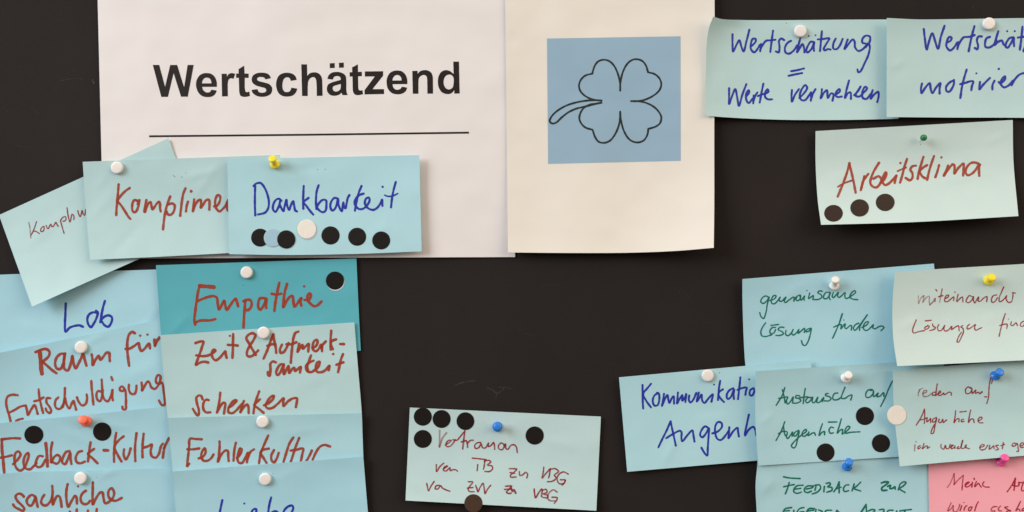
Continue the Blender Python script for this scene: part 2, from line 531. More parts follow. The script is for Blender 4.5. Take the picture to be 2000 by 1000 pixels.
# ------------------------------------------------------------------ the writing: pen paths
# each block: origin and scale of its own little coordinate sheet, pen width, strokes separated by |
WRITING = [
('kompliment', 'red', [(200, 340, 7.692, 4.7, """
243,155 235,270 222,400 212,520 207,615 | 410,208 350,250 280,320 235,385 225,410 | 225,410 280,470 340,560 390,640 418,672
| 555,395 520,395 480,390 455,430 445,500 455,555 485,575 515,545 540,480 552,420 558,390 | 500,390 535,420 530,450
| 660,390 645,470 628,560 640,570 660,500 700,430 725,420 735,470 752,530 775,505 810,450 850,415 865,440 865,510 875,560
| 1018,335 990,410 960,500 935,620 920,730 910,830 | 985,460 1040,440 1080,460 1085,510 1060,580 1020,612 980,600 965,560
| 1247,215 1215,290 1195,400 1180,520 1168,625 | 1285,415 1265,480 1255,560 | 1332,258
| 1378,380 1370,460 1360,560 1390,470 1440,395 1475,385 1480,440 1478,505 1510,460 1560,390 1600,385 1608,440 1605,535
| 1680,485 1720,475 1765,400 1765,330 1735,315 1700,370 1695,470 1720,530 1760,560 1800,530 1845,480 1885,400 | 1885,390 1875,450 1880,540 1910,560
""")]),
('komplim', 'maroon', [(30, 380, 10, 2.4, """
f.55: 262,545 280,630 290,720 300,845 | 412,530 380,630 340,730 298,800 | 345,715 390,715 430,735 470,762
| 560,620 525,635 495,680 500,720 530,720 560,680 560,630 | 600,600 625,660 645,660 670,610 690,580 710,620 735,625 765,580 790,540 810,580 835,620
| 880,515 905,600 930,690 950,755 | 885,500 920,450 970,430 990,460 970,510 930,520
| 1008,255 1020,350 1040,460 1065,535 1085,460 1105,385 1130,400 1145,440 1140,490
| 1218,315 1240,390 1265,430 1285,380 1300,310 1320,370 1350,405 1365,350 1368,290
""")]),
('dankbarkeit', 'blue', [(480, 340, 6.452, 4.2, """
118,150 115,280 115,400 120,520 | 98,150 130,120 185,112 230,160 270,250 290,340 285,420 250,480 200,500 155,508
| 450,335 415,310 375,330 345,390 345,450 375,475 405,430 425,380 435,330 | 435,330 428,380 450,430 475,465 490,400 512,325 520,390 545,450 570,390 598,340 610,400 625,460 645,470
| 730,150 725,250 722,350 725,435 | 790,300 750,330 728,350 770,410 815,470 850,510
| 918,140 895,210 885,300 885,380 890,440 | 890,430 920,370 970,325 1010,330 1015,400 1005,460 970,480 930,460 895,420
| 1160,310 1120,300 1080,340 1065,410 1090,460 1120,440 1150,370 1162,315 1170,390 1195,450 1210,465 1220,410 1230,355 1235,410 1255,430 1270,370 1285,300 1305,265
| 1458,150 1425,230 1400,320 1385,400 1375,460 | 1485,245 1430,265 1385,310 1370,360 1390,410 1430,440 1480,435 1530,390 1560,330 1550,295 1515,310 1500,360 1520,410 1560,440 1610,450 1660,420 1700,360 1718,320 1718,360 1722,400
| w.9: 1724,160 | 1890,100 1865,190 1845,290 1830,420 | w.8: 1750,265 1790,280 1850,275 1915,245
""")]),
('empathie', 'red', [(360, 540, 7.143, 5.2, """
w1.55: 410,148 330,140 215,132 | 215,120 190,220 170,350 150,500 140,600 150,670 | 180,345 260,310 350,280 420,275 455,300 465,380 485,460 520,400 555,340 570,400 590,465 640,400 690,330 715,310 735,360 750,415
| 150,650 200,620 270,612 350,612 430,595 | 850,340 840,450 830,600 825,710 | 825,345 870,325 920,330 940,380 920,440 880,470 850,460
| 1140,310 1090,300 1050,310 1030,380 1035,440 1060,460 1090,430 1120,370 1145,310 1140,380 1140,440
| 1325,85 1295,220 1270,360 1255,480 | 1220,240 1280,252 1350,240 | 1432,105 1400,220 1385,330 1380,430 1420,350 1480,275 1505,270 1520,340 1535,420 1580,370 1630,300 1620,350 1632,405
| w.8: 1670,138 | 1675,325 1720,330 1755,300 1762,250 1745,235 1720,260 1720,320 1760,380 1820,415 1870,390 1910,350
""")]),
('zeit', 'red', [(365, 630, 6.25, 5.0, """
105,250 150,235 200,230 180,310 150,400 120,480 110,515 170,485 220,478 260,488 | 115,400 180,410 260,400 320,370 350,340 330,330 305,370 315,430 350,460 400,430 450,370 470,350 475,390 485,430
| w.8: 523,162 | 565,140 562,250 560,350 555,430 | 500,272 560,275 620,280
| 870,340 820,390 770,415 735,400 735,350 770,280 820,200 835,150 800,130 750,150 725,190 750,240 790,310 840,395
| 1055,145 1020,230 980,340 935,440 | 1055,150 1070,240 1085,310 1090,370 | 980,285 1030,265 1080,265
| 1160,270 1135,330 1145,370 1180,360 1215,310 1240,250 | 1360,110 1325,125 1300,190 1285,300 1275,400 1268,490 | 1215,265 1270,265 1335,240
| 1370,260 1360,310 1350,360 1385,300 1410,275 1415,320 1450,290 1485,260 1485,310 1480,355
| 1530,310 1570,290 1595,245 1585,210 1555,225 1535,280 1545,335 1575,350 1610,320 1640,270 1650,350 | 1645,320 1660,270 1695,230
| 1762,100 1755,200 1755,330 | 1820,205 1770,225 1755,250 1780,325 | w1.1: 1870,262 1915,262
| 1085,485 1050,475 1020,500 1020,570 1010,650 990,640 988,605 | 1185,510 1145,510 1105,560 1090,620 1110,640 1145,600 1180,520 1180,580 1185,630 1215,570 1240,530 1245,580 1250,615 1290,560 1310,550 1320,590 1350,570 1390,540 1380,610
| 1515,400 1490,470 1470,530 1480,595 | 1545,465 1490,490 1455,530 1465,590 1510,605 1560,580 1610,530 1620,480 1590,490 1575,550 1590,600 1640,605 1690,580 1740,525 1730,580
| w.85: 1785,383 | 1905,385 1880,450 1860,540 1845,605 | 1825,515 1860,500 1910,485
"""), (365, 750, 5.883, 4.8, """
180,175 165,140 140,130 110,155 115,220 135,290 135,350 120,360 95,330 68,285 | 250,185 220,180 190,220 190,290 220,325 270,325
| 383,100 375,180 360,270 345,330 380,260 420,215 440,220 435,280 425,340 | 480,270 530,240 570,190 555,185 510,220 475,290 480,325 520,335 570,300 600,265 640,225
| 655,195 635,250 615,325 650,270 690,235 705,260 710,335 | 830,85 800,170 775,260 765,335 | 840,175 790,220 775,245 820,280 880,330
| 885,245 940,220 990,170 1000,135 975,140 930,190 905,250 930,280 980,275 1040,230 1110,165 1105,220 1110,255 1160,200 1220,165 1265,165 1262,210 1252,265
""")]),
('fehler', 'red', [(365, 750, 5.883, 4.8, """
170,635 100,632 35,630 25,720 15,820 5,900 2,945 25,915 | 5,750 70,750 140,740
| 135,855 190,830 215,780 205,740 180,765 165,830 190,880 240,880 280,850 305,810 | 375,660 375,740 365,830 355,895 390,820 440,765 470,770 475,830 480,885
| 562,675 545,760 535,880 | 575,850 610,810 630,750 610,740 590,800 580,860 600,905 635,905 670,850 700,790 690,900 | 695,860 730,780 770,750
| 935,590 890,690 850,790 828,910 | 940,742 880,755 845,785 880,850 915,905 | 1000,760 970,820 975,880 1000,900 1030,860 1055,790
| 1222,615 1180,680 1145,780 1110,895 | 1290,620 1250,720 1195,890 | 1190,765 1260,755 1335,742 1325,810 1310,880 | 1370,890 1410,820 1435,765
| 1445,870 1480,790 1530,720 1580,700 1645,718
""")]),
('lob', 'blue', [(60, 570, 5.882, 4.6, """
402,135 398,250 393,370 400,455 450,410 510,390 560,385 600,402 | 770,245 720,235 670,260 650,310 660,370 690,405 720,370 755,300 770,240 750,218
| 852,105 830,180 810,280 800,350 | 800,340 840,290 890,270 930,290 930,340 890,400 850,385 815,340
""")]),
('raum', 'red', [(60, 570, 5.882, 5.2, """
w1.6: 105,700 115,800 120,880 128,940 | 55,692 120,665 180,658 215,690 205,740 150,790 125,805 | 130,800 190,850 240,895 295,935
| 395,710 340,715 295,760 280,830 300,880 340,885 370,830 385,760 390,700 380,800 385,880 420,905 445,870 465,800 478,735 490,810 515,880 545,830 575,770 600,715 620,780 640,850
| 700,720 710,780 712,840 750,770 780,735 800,780 830,750 870,700 900,700 905,745 908,795
| 1195,475 1165,460 1130,490 1110,570 1110,680 1120,780 1130,850 | 1090,655 1140,650 1190,620 1240,590 1250,640 1270,680 1310,650 1350,600 1360,595 1370,650
| w.8: 1257,503 | w.8: 1340,490 | w1.15: 1420,550 1425,620 | w1.15: 1430,610 1450,560 1480,525
"""), (0, 720, 6.06, 4.6, """
210,315 150,308 90,330 72,390 85,480 110,560 125,625 | 110,520 170,490 240,450 300,435 | 305,435 320,500 330,550 370,480 410,430 430,480 445,535 | 190,618 230,600 268,592
| 457,245 465,330 485,430 510,525 | 405,385 450,375 515,340 | 595,350 555,350 550,400 585,450 605,500 585,525 550,500 540,470
| 690,340 660,370 650,430 670,470 710,475 745,430 770,350 | 768,230 765,320 755,400 740,455 | 770,350 790,430 820,470 850,410 870,380 885,430 900,485
| 910,340 930,390 970,435 1010,420 1030,360 1025,305 | 1080,145 1085,240 1095,330 1105,425
| 1200,275 1160,265 1140,310 1155,370 1185,385 1205,330 1215,250 | 1203,130 1208,220 1215,310 1240,370 1275,385 1310,330 1330,250 1328,320 1335,375 | 1318,100 1330,135
| 1470,235 1445,210 1420,225 1420,255 1450,265 1478,250 1490,340 1490,430 1488,480 1455,480 1448,450
| 1525,190 1525,250 1550,295 1590,300 1610,260 1615,200 | 1675,165 1680,210 1680,260 1720,190 1750,150 1770,170 1790,220 1830,240 1870,200 1895,140 1895,85 1870,75 1845,120 1850,165 1880,180 1915,165 1935,250 1945,340 1945,430 1915,430 1880,375
""")]),
('feedback_culture', 'red', [(0, 830, 5.882, 4.8, """
230,155 150,152 20,165 | w1.25: 20,165 22,280 35,400 48,550 | 5,375 70,365 135,348
| 150,450 200,400 235,340 215,305 180,320 165,400 185,490 230,525 280,490 310,420 330,350 320,320 290,350 270,420 285,490 340,510 390,470 420,440
| 490,360 450,355 420,400 410,460 440,485 480,470 520,400 | w1.3: 525,210 535,300 540,390 545,475 | 600,200 585,280 585,380 590,430 620,370 660,345 690,370 680,420 650,445 610,430
| 800,300 760,310 725,370 715,430 745,450 775,400 805,320 810,390 820,450 | 940,300 905,310 870,370 880,425 920,440 975,420
| 1040,200 1025,290 1010,420 | 1080,275 1030,310 1010,335 1060,380 1120,440 | w1.3: 1192,290 1240,292
| 1335,90 1320,180 1310,300 1310,425 | 1420,130 1360,180 1315,250 1350,340 1395,420 | 1425,280 1420,340 1445,395 1475,350 1500,270
| 1568,95 1555,200 1550,300 1555,415 | 1650,100 1640,190 1635,280 1637,370 | 1635,265 1700,245 1745,225 1730,300 1745,360 1790,375 1825,330 1850,240 1870,215
| 1895,240 1880,300 1870,375 | 1880,270 1910,210 1940,150
""")]),
('sachliche', 'red', [(0, 920, 7.407, 5.0, """
345,370 310,335 260,330 225,365 250,430 310,490 350,545 330,575 270,550 215,520 190,485 | 510,370 460,345 410,380 385,430 410,490 450,500 490,440 515,380 530,450 545,515
| 640,345 610,390 595,450 620,490 670,495 720,450 755,380 | 755,215 760,300 755,400 765,485 790,420 830,360 860,370 880,440 890,515
| 978,190 960,280 960,400 985,515 1030,440 1085,360 1105,380 1112,470 | w.8: 1130,222 | 1240,285 1195,320 1165,390 1185,460 1235,480 1280,460 1300,430
| 1343,165 1340,270 1338,390 1342,480 1390,390 1450,310 1480,310 1495,380 1520,465 1570,450 1630,390 1650,310 1615,250 1575,280 1565,350 1600,410 1670,430 1720,410 1760,388
| 1010,585 1000,640 | 1110,555 1105,640 | 1272,570 1265,640 | 1400,550 1385,640
""")]),
('liebe', 'blue', [(400, 960, 9.09, 4.3, """
310,155 290,250 265,370 245,480 | w.8: 700,212 | 820,390 860,320 905,310 915,350 890,420 | 1178,105 1150,210 1130,330 1120,450 | 1130,420 1190,370 1260,350 1310,390 | 1380,400 1420,320 1480,265 1550,250 1570,290 1540,370 1480,440
""")]),
('vertrauen', 'maroon', [(820, 820, 5.557, 2.8, """
w1.3:f.5: 215,115 215,200 212,295 | w1.3:f.55: 290,140 245,200 215,290 | f.85: 275,275 320,245 340,225 315,222 285,255 290,288 330,285 370,240 385,215
| 360,215 400,222 440,180 475,135 | w1.2:488,120 478,200 465,315 | 450,240 500,225 | 505,225 515,260 518,300 | 515,260 545,225 580,220
| 660,245 620,250 595,280 605,310 640,300 665,260 680,300 710,305 735,270 745,250 745,290 770,280 800,245 810,280 812,320
| 880,250 855,275 855,310 890,325 915,290 905,260 880,250 | 915,290 930,260 935,310 955,320 985,280 1020,270 1045,290 1058,355
| 180,485 178,530 182,560 215,510 258,470 | 265,530 300,500 270,510 255,545 285,555 325,520 330,550 365,540 395,545 408,558
| 568,415 640,422 720,432 | 628,485 622,550 | 705,440 695,520 690,535 | 700,450 750,440 770,455 735,490 780,500 790,530 755,560 705,560
| 970,530 1010,530 1050,535 1020,570 985,600 985,620 1045,620 | 980,572 1030,580 | 1080,560 1085,600 1110,600 1150,570 1170,590 1160,630
| 1345,515 1338,580 1328,630 1370,580 1415,530 | 1415,535 1405,600 1398,630 | 1420,535 1470,530 1505,560 1460,600 1480,630 1440,665 1385,672 | 1610,588 1560,565 1510,590 1490,640 1510,690 1560,690 1580,655 | 1525,650 1580,655 1565,690 1545,708
| 75,690 85,740 95,770 120,720 155,670 | 215,710 180,715 165,745 195,750 225,715 245,740 285,760 325,775
| 525,672 575,675 550,710 525,750 535,775 590,780 | 515,740 575,735 | 605,710 620,750 630,780 650,740 680,690 | 690,690 700,750 708,800 730,760 768,710
| w1.2: 930,720 995,720 960,760 940,785 970,800 990,795 | w1.2: 920,755 1000,752 | w1.4: 990,740 1005,775 1020,760 1040,795
| w1.15: 1240,750 1245,800 1255,845 1290,790 1320,750 | w1.1: 1330,755 1320,830 | 1330,765 1370,755 1380,785 1340,805 1390,820 1385,845 1330,840 | f.8:1490,785 1450,760 1405,790 1385,840 1410,875 1470,880 | 1435,840 1490,845 1480,880 1460,905
""")]),
('wert_vermehren', 'blue', [(1410, 40, 5.556, 3.9, """
115,150 115,250 122,335 160,260 190,215 210,280 235,335 265,230 298,100 | 325,275 365,230 365,200 335,200 315,250 315,310 350,345 385,310 410,265
| 425,255 415,335 | 415,320 440,270 480,220 530,215 580,208 | 555,110 540,220 525,340 | 675,212 645,195 620,220 625,290 615,345 585,335
| 750,220 715,240 685,290 690,345 725,360 775,330 815,270 | 850,195 830,270 815,345 850,290 875,255 890,290 895,345
| 1000,235 965,230 930,280 915,330 930,345 970,310 1000,240 995,290 1000,330 | w.7: 942,168 | w.7: 1015,160
| 1085,115 1075,220 1065,330 | 1040,205 1100,200 1165,195 1135,250 1105,310 1115,325 1150,310 1180,315
| 1235,195 1210,250 1210,305 1245,310 1280,270 1310,200 | 1365,205 1345,260 1330,310 1370,260 1420,205 1440,230 1445,290 1480,330 1530,310 1580,250
| 1560,250 1525,240 1525,200 1560,165 1605,175 1605,225 1560,290 | 1600,260 1605,290 1590,370 1550,460 1500,555 1480,560 1470,530
| 750,550 820,538 890,520 | w1.1: 722,600 790,585 870,570
| 78,735 78,820 78,905 110,820 145,745 165,830 185,925 220,810 265,690 | 265,820 295,780 290,755 265,790 265,860 290,895 330,850 | 345,815 340,900 | 340,880 360,820 385,780
| 450,685 430,780 410,890 | 390,820 440,800 470,795 505,770 495,745 470,780 470,830 500,855 545,855
| 760,755 755,820 760,880 790,810 835,745 | 840,840 890,790 925,730 905,700 870,740 845,810 860,860 900,865 940,820 965,780 | 970,780 965,870 | 965,860 990,790 1015,745
| 1085,745 1080,800 1072,845 1110,780 1140,755 1145,810 1150,840 1185,790 1210,800 1200,870 | 1240,800 1280,770 1275,745 1245,770 1235,815 1260,830 1300,825
| 1380,650 1355,740 1335,840 1365,790 1395,780 1400,850 | 1435,810 1480,760 1505,715 1470,770 1450,815 1490,825 1540,780 1575,735 1555,720 1525,770 1530,840 1570,850 1610,800
| 1635,755 1620,810 1615,850 1655,800 1695,775 1700,820 1685,885
""")]),
('wert_motiviert', 'blue', [(1780, 40, 6.25, 4.2, """
152,105 165,220 188,355 220,240 255,155 290,250 325,345 360,200 405,65 | 430,270 480,245 490,210 465,200 435,250 430,320 475,365 520,330 560,270
| 575,265 562,350 | 562,340 590,270 640,205 700,200 770,178 | 770,70 735,200 700,375 | 860,195 820,195 800,240 815,310 805,350 775,335
| 960,200 920,215 900,270 905,320 945,330 1000,300 1040,240 | 1062,130 1035,220 1015,300 1060,260 1105,245 1125,290 1150,310
| 1245,205 1200,215 1160,270 1150,315 1175,330 1215,280 1250,210 1250,260 1255,315 | w.8: 1170,130 | w.8: 1262,130 | 1357,75 1345,200 1325,355 | 1300,208 1420,192 | 1440,195 1380,340 1370,375 1450,360
| 130,770 118,830 125,885 170,820 225,765 235,830 258,885 300,820 355,765 345,830 345,890 | 520,730 470,755 425,810 430,860 460,870 495,830 520,770 520,725
| 675,600 645,700 620,800 598,945 | 595,778 660,760 730,740 755,745 740,800 732,850 | w.8: 795,645 | 838,750 832,800 830,840 880,780 960,700
| 1015,735 990,790 990,840 | w.9: 1068,590 | 1065,750 1085,765 1140,720 1145,680 1110,710 1090,770 1130,815 1190,790 1240,735 | 1250,740 1225,790 | 1225,780 1270,710 1330,655 1400,640 1440,650
""")]),
('klima', 'red', [(1620, 290, 6.452, 4.6, """
252,185 225,290 180,420 105,605 | 252,185 275,290 305,420 330,555 | w.8: 108,482 180,440 290,400 | 440,350 420,430 395,525 | 400,500 430,400 490,320
| 625,180 580,250 540,330 515,430 540,475 590,490 640,440 650,380 620,350 555,380 | 640,440 690,390 720,320 710,300 680,350 670,420 700,460 750,440 800,390 845,340 830,390 822,435 | w.85: 895,183
| 978,130 945,230 920,330 890,430 | w.8: 860,285 910,262 965,240 | 1090,215 1045,225 1020,265 1045,310 1045,370 1015,400 960,370
| 1185,105 1155,200 1125,300 1112,380 | 1230,210 1175,245 1140,290 1165,345 1205,375 | 1318,95 1285,190 1255,290 1232,395 | 1382,210 1360,290 1335,360 | w.85: 1412,113
| 1495,215 1470,280 1440,345 1500,260 1555,200 1575,215 1575,315 1620,250 1690,190 1690,260 1685,340 | 1900,205 1850,180 1790,180 1735,230 1715,300 1740,335 1790,320 1850,260 1885,200 1885,280 1888,345
""")]),
('gemeinsame', 'green', [(1475, 550, 7.143, 2.6, """
190,220 150,200 100,225 78,280 110,305 160,270 195,215 170,310 150,430 115,515 80,485 62,430 | 205,265 275,235 290,195 260,195 230,240 230,300 265,310 310,270 350,215 335,265 365,275 430,215 405,275 420,292 480,250 540,215 540,275
| 540,255 590,200 630,190 630,230 600,265 570,255 580,215 | 625,200 640,260 690,200 680,235 685,260 | w.9: 722,125 | 760,160 745,235 785,210 810,195 805,250
| 935,135 895,130 875,155 920,185 930,215 890,245 830,250 800,245 | 1040,150 990,150 955,200 960,235 1000,235 1040,180 1050,150 1030,210 1045,250
| 1090,150 1075,205 1090,225 1160,150 1150,200 1170,220 1255,155 1250,205 1270,235 1340,200 1400,150 1390,125 1350,150 1320,210 1350,240 1430,252
| 145,575 100,640 78,710 95,755 150,765 230,740 | 285,640 240,640 205,690 215,725 260,715 285,670 | 220,610 325,598 | 400,640 350,635 320,670 370,695 395,725 350,750 290,750
| 430,680 425,735 455,755 500,720 530,665 510,725 530,745 580,710 610,665 600,720 650,680 690,650 685,710 | 775,650 720,670 710,700 750,690 782,650 770,730 735,840 700,890 665,880 645,825
| w1.3: 1215,450 1180,560 | 1195,510 1180,560 1130,680 1080,790 | 1095,635 1150,610 1200,600 1195,660 1240,600 1255,590 1250,640 1270,655 1330,610 1345,620 1340,675 | w.8: 1235,535
| 1445,580 1400,600 1370,650 1390,680 1440,630 1500,550 1565,460 1500,560 1460,630 1455,680 | 1490,640 1560,600 1580,560 1545,565 1510,620 1520,670 1560,680 1620,630 1650,600 1640,640 1665,660 1720,630 1770,620 1795,640 1755,685
""")]),
('miteinander', 'maroon', [(1770, 550, 7.69, 2.4, """
f.4: 180,215 185,290 185,330 225,240 265,210 | f.5: 265,210 255,280 250,310 300,240 345,220 345,290 355,350 | f.75: 355,350 395,310 435,250 430,300 | 445,120 460,140 | f.8: 540,110 520,210 | f.5: 520,210 500,310 | 485,228 550,210
| 580,260 630,230 640,205 610,205 580,250 580,295 620,300 670,260 715,230 712,285 | 733,157 | 780,190 765,250 760,300 810,250 845,230 850,260 850,305
| 990,225 950,210 910,260 900,300 940,315 990,270 1010,225 1010,280 1030,320 1065,260 1090,230 1080,290 1110,295 1160,250 1210,225 1210,300
| 1360,200 1310,210 1280,265 1290,310 1330,300 1370,240 | 1465,80 1425,170 1395,250 1400,300 1430,295 1480,250 1510,210 1500,260 1540,315 1580,300 1600,230 1605,180 | 1595,165 1640,172
| 150,575 120,650 95,730 110,770 190,750 275,735 | 320,665 280,690 285,715 325,705 345,670 320,660 | 285,590 375,580 | 395,635 405,670 440,690 420,715 355,735
| 490,645 470,690 485,735 520,735 560,690 580,655 565,710 580,740 630,730 685,670 680,720 740,680 785,665 795,740 | 850,660 820,680 850,700 860,750 830,830 785,910 765,905 790,820 830,760
| 950,640 920,670 915,710 950,705 1000,670 1040,645 1025,690 1045,730 1090,710 1135,690
| 1488,480 1455,580 1425,690 1395,820 | 1405,660 1470,640 1515,640 1510,705 | w.9: 1535,563 | 1580,605 1570,650 1600,660 1650,620 1670,660 | 1775,590 1725,620 1715,665 1750,670 1790,620 1850,520
""")]),
('kommunikation', 'blue', [(1240, 730, 5.884, 3.8, """
88,130 88,220 90,310 95,400 | 185,115 140,170 95,230 130,310 185,385 | 270,220 225,250 205,310 225,365 260,360 280,300 275,230 255,218
| 335,230 325,300 312,370 345,290 375,245 385,300 395,335 425,280 445,260 450,345 | 495,215 490,280 485,340 520,280 545,245 545,310 580,260 590,230 580,325
| 625,250 620,300 640,330 675,290 705,220 | 735,215 720,270 712,320 745,270 765,240 775,310 800,335 840,290 895,235 880,320 | w.8: 910,125
| 980,80 965,180 955,300 | 1012,178 970,210 960,240 990,290 1025,325 | 1130,165 1085,190 1055,245 1065,290 1100,270 1140,180 1135,240 1138,290
| 1212,40 1200,160 1185,290 | 1180,185 1230,165 1285,160 1275,200 1270,240 | w.8: 1312,65 | 1360,165 1325,190 1320,240 1345,250 1372,200 1365,165
| 410,545 370,640 320,740 270,845 | 410,545 430,640 450,730 470,825 | 360,740 440,690 520,655 535,670 535,740 545,775 600,710 660,650 670,690 685,780
| 850,625 805,605 765,650 750,705 775,730 820,680 850,625 845,740 838,850 830,940 800,910 765,850 | 890,685 950,665 1000,610 995,565 955,555 925,600 925,690 950,750 990,760 1040,710 1080,650
| 1085,615 1080,680 1075,740 1130,660 1180,620 1185,660 1195,720 | 1310,470 1290,560 1265,710 1310,640 1360,610 1380,640 1395,710
""")]),
('austausch', 'green', [(1500, 730, 6.25, 2.7, """
205,170 175,260 100,385 | 175,195 195,270 210,355 | 130,300 190,290 240,285 225,330 240,370 280,330 305,285 300,355 | 385,270 345,265 335,290 385,305 400,330 360,355 310,360
| 455,180 440,270 430,365 | 390,290 440,285 480,280 | 530,290 490,290 460,330 475,355 515,330 545,285 540,340 560,355 600,300 610,285 595,345 625,350 680,290 665,340
| 735,240 705,245 705,265 750,280 770,305 740,330 690,330 | 850,235 815,240 790,285 800,315 850,315 890,290 | 940,165 910,240 895,295 940,300 985,270 1025,260 1010,320
| 1260,205 1230,195 1195,240 1200,285 1240,285 1290,225 1275,195 1250,190 | 1285,220 1290,280 1345,235 1330,280 1370,270 1410,230 1415,275 | 1520,85 1470,190 1430,290 1375,400
| 205,585 165,690 98,815 | 190,640 200,720 212,755 | 130,730 190,700 235,715 225,770 240,790 280,740 300,710 295,760 | 375,690 330,715 310,750 335,760 380,700 360,800 335,890 310,905 285,880 310,840 370,780 420,740
| 420,740 470,700 465,680 430,700 415,745 440,765 490,730 | 500,710 490,755 540,725 565,720 580,750 | 665,610 640,680 625,755 660,715 690,705 690,745
| 800,660 770,650 745,690 760,725 800,720 | 738,590 840,588 | 895,550 870,640 845,725 880,690 910,680 905,735 | 910,735 960,700 1000,650 975,640 940,690 945,725 1000,715 1120,708
""")]),
('reden', 'maroon', [(1770, 720, 5.883, 2.4, """
f.5: 150,240 140,280 138,315 | f.5: 145,270 165,235 190,225 | f.6: 195,285 230,270 235,250 205,255 190,290 205,320 250,315 290,285 | 340,270 305,275 300,305 335,300 | 357,175 345,250 340,312
| 355,295 395,270 390,255 370,275 370,305 400,305 430,280 435,300 465,285 490,270 515,275 518,305
| 740,225 710,210 680,245 690,285 730,280 755,235 740,215 | 755,235 760,285 800,245 795,285 830,270 845,290 870,262 872,275 | 902,324 925,324 | f.8: 980,170 995,110 | 985,75 960,150 950,250 945,330 925,400
| 210,465 170,560 115,650 | 210,465 212,540 208,630 | 155,590 210,580 240,565 235,610 265,590 280,570 280,620 | 345,560 310,580 300,610 330,610 350,565 330,660 310,740 285,745 295,700 325,640
| 380,580 370,610 395,620 420,580 425,620 455,595 465,590 | 568,485 560,560 550,620 580,580 605,575 605,610 | 660,580 635,590 635,610 665,605 | 618,498 690,490 | 740,475 725,550 715,620 745,580 770,580 780,620
| 830,600 865,580 870,560 845,560 825,595 840,620 880,622
| f.6: 100,875 95,945 | f.7: 113,840 | 160,885 135,900 140,922 165,905 | 205,860 185,920 225,890 245,890 240,915 270,900
| 400,870 400,905 430,925 450,880 460,915 485,920 505,870 | 505,905 540,880 520,880 520,920 560,900 | 560,885 560,915 | 600,895 585,915 615,915 645,830 | 650,825 635,915 680,905 690,875 675,900 725,920
| 850,905 890,890 895,875 865,875 845,910 865,935 910,920 935,880 | 960,880 955,925 985,905 1005,885 1010,920 | 1060,880 1030,885 1045,905 1060,925 1030,935 | 1115,850 1105,920 | 1090,885 1130,870
| 1265,865 1235,855 1215,885 1245,890 1275,860 1285,910 1290,950 1270,950 | 1310,890 1350,870 1340,850 1310,870 1315,905 1355,900
""")]),
('feedback_zur', 'green', [(1510, 920, 6.667, 3.0, """
138,75 200,88 350,98 | 210,150 190,220 160,295 | 138,205 200,190 275,175 | 390,185 320,190 280,220 270,270 310,290 365,275 | 290,235 360,225 | 525,195 450,195 410,225 410,265 450,280 500,260 | 430,235 510,215 525,195
| 560,190 545,250 | 545,185 600,180 620,215 580,270 510,298 | 668,200 660,270 | 690,160 740,155 745,175 710,205 765,215 765,250 700,275 | 860,140 830,210 790,270 | 860,140 860,210 860,285 | 820,230 885,210
| 985,180 945,185 915,235 930,265 985,255 | 1055,170 1040,220 1028,260 | 1140,145 1090,195 1055,225 1140,260 | w1.3: 1410,155 1460,140 1500,145 1460,185 1415,220 1420,250 1480,250 | w1.2: 1490,200 1530,185 1520,225 1555,225 1585,205 1590,235
| 1650,175 1640,215 1630,245 | 1660,165 1700,140 1730,150 1700,190 1650,230 1715,278
| 240,475 160,490 135,520 120,560 | 150,520 210,515 | 270,510 262,560 | 400,475 345,490 310,540 320,580 | 350,535 400,530 | w1.2: 540,490 470,490 440,530 430,570 | 450,520 530,510 | 560,500 545,560 | 590,505 640,530 600,570
| 760,510 690,515 665,560 | 830,510 815,560 | 830,510 880,560 | w1.3: 1210,435 1170,500 1130,560 | 1210,440 1215,500 1220,570 | 1240,520 1290,500 1325,510 1290,545 1250,560 | 1380,505 1440,500 1440,530 1390,560 | 1560,510 1500,515 1480,560
| 1610,520 1600,560 | 1650,520 1720,508 1800,500 | 1720,515 1700,560
""")]),
('meine', 'crimson', [(1830, 920, 11.76, 2.5, """
f.55: 240,375 310,270 395,60 | f.7: 395,60 400,180 395,310 | f.65: 395,310 490,200 605,100 | f.75: 605,100 590,250 575,440 | 660,320 720,280 740,255 690,265 650,320 670,365 740,345 790,300 | 815,260 800,370 | 850,165 862,195
| 910,240 880,300 870,360 920,310 960,280 980,320 1020,370 | 1080,250 1050,290 1055,330 1110,365 1200,368 | 1800,165 1730,310 1615,475 | w1.3: 1800,165 1790,260 1770,440 | w1.2: 1730,320 1800,345 1870,340 1885,300 1880,260 | 1890,260 1960,265 2010,250
| 1980,280 1945,380 1950,450 2010,450 | f.7: 325,730 290,810 250,915 320,870 375,790 370,860 390,940 450,930 500,850 525,765 | 570,800 530,910 | w.8: 618,722 | 690,795 650,820 620,900 | 800,820 740,840 725,900 760,910 805,840 | 950,705 905,790 870,910
| f.75: 1380,820 1300,820 1245,880 1260,920 1330,910 1320,960 | f.85: 1460,800 1410,870 1430,910 1480,915 | 1630,820 1560,835 1620,880 1690,925 | 1690,900 1600,930 | 1920,695 1870,800 1815,910 1880,870 1910,920 | 2000,850 1960,880 1950,910 2000,900
""")]),
]

PRICKS = {
 'kompliment': [(339, 343), (355, 346), (363, 338), (341, 345)],
 'dankbarkeit': [(620, 331), (635, 331)],
 'empathie': [(475, 557)], 'feedback_culture': [(156, 836)], 'sachliche': [(189, 933)], 'liebe': [(533, 925)],
 'kommunikation': [(1405, 728)], 'wert_vermehren': [(1536, 45.5)], 'klima': [(1798, 282)],
}

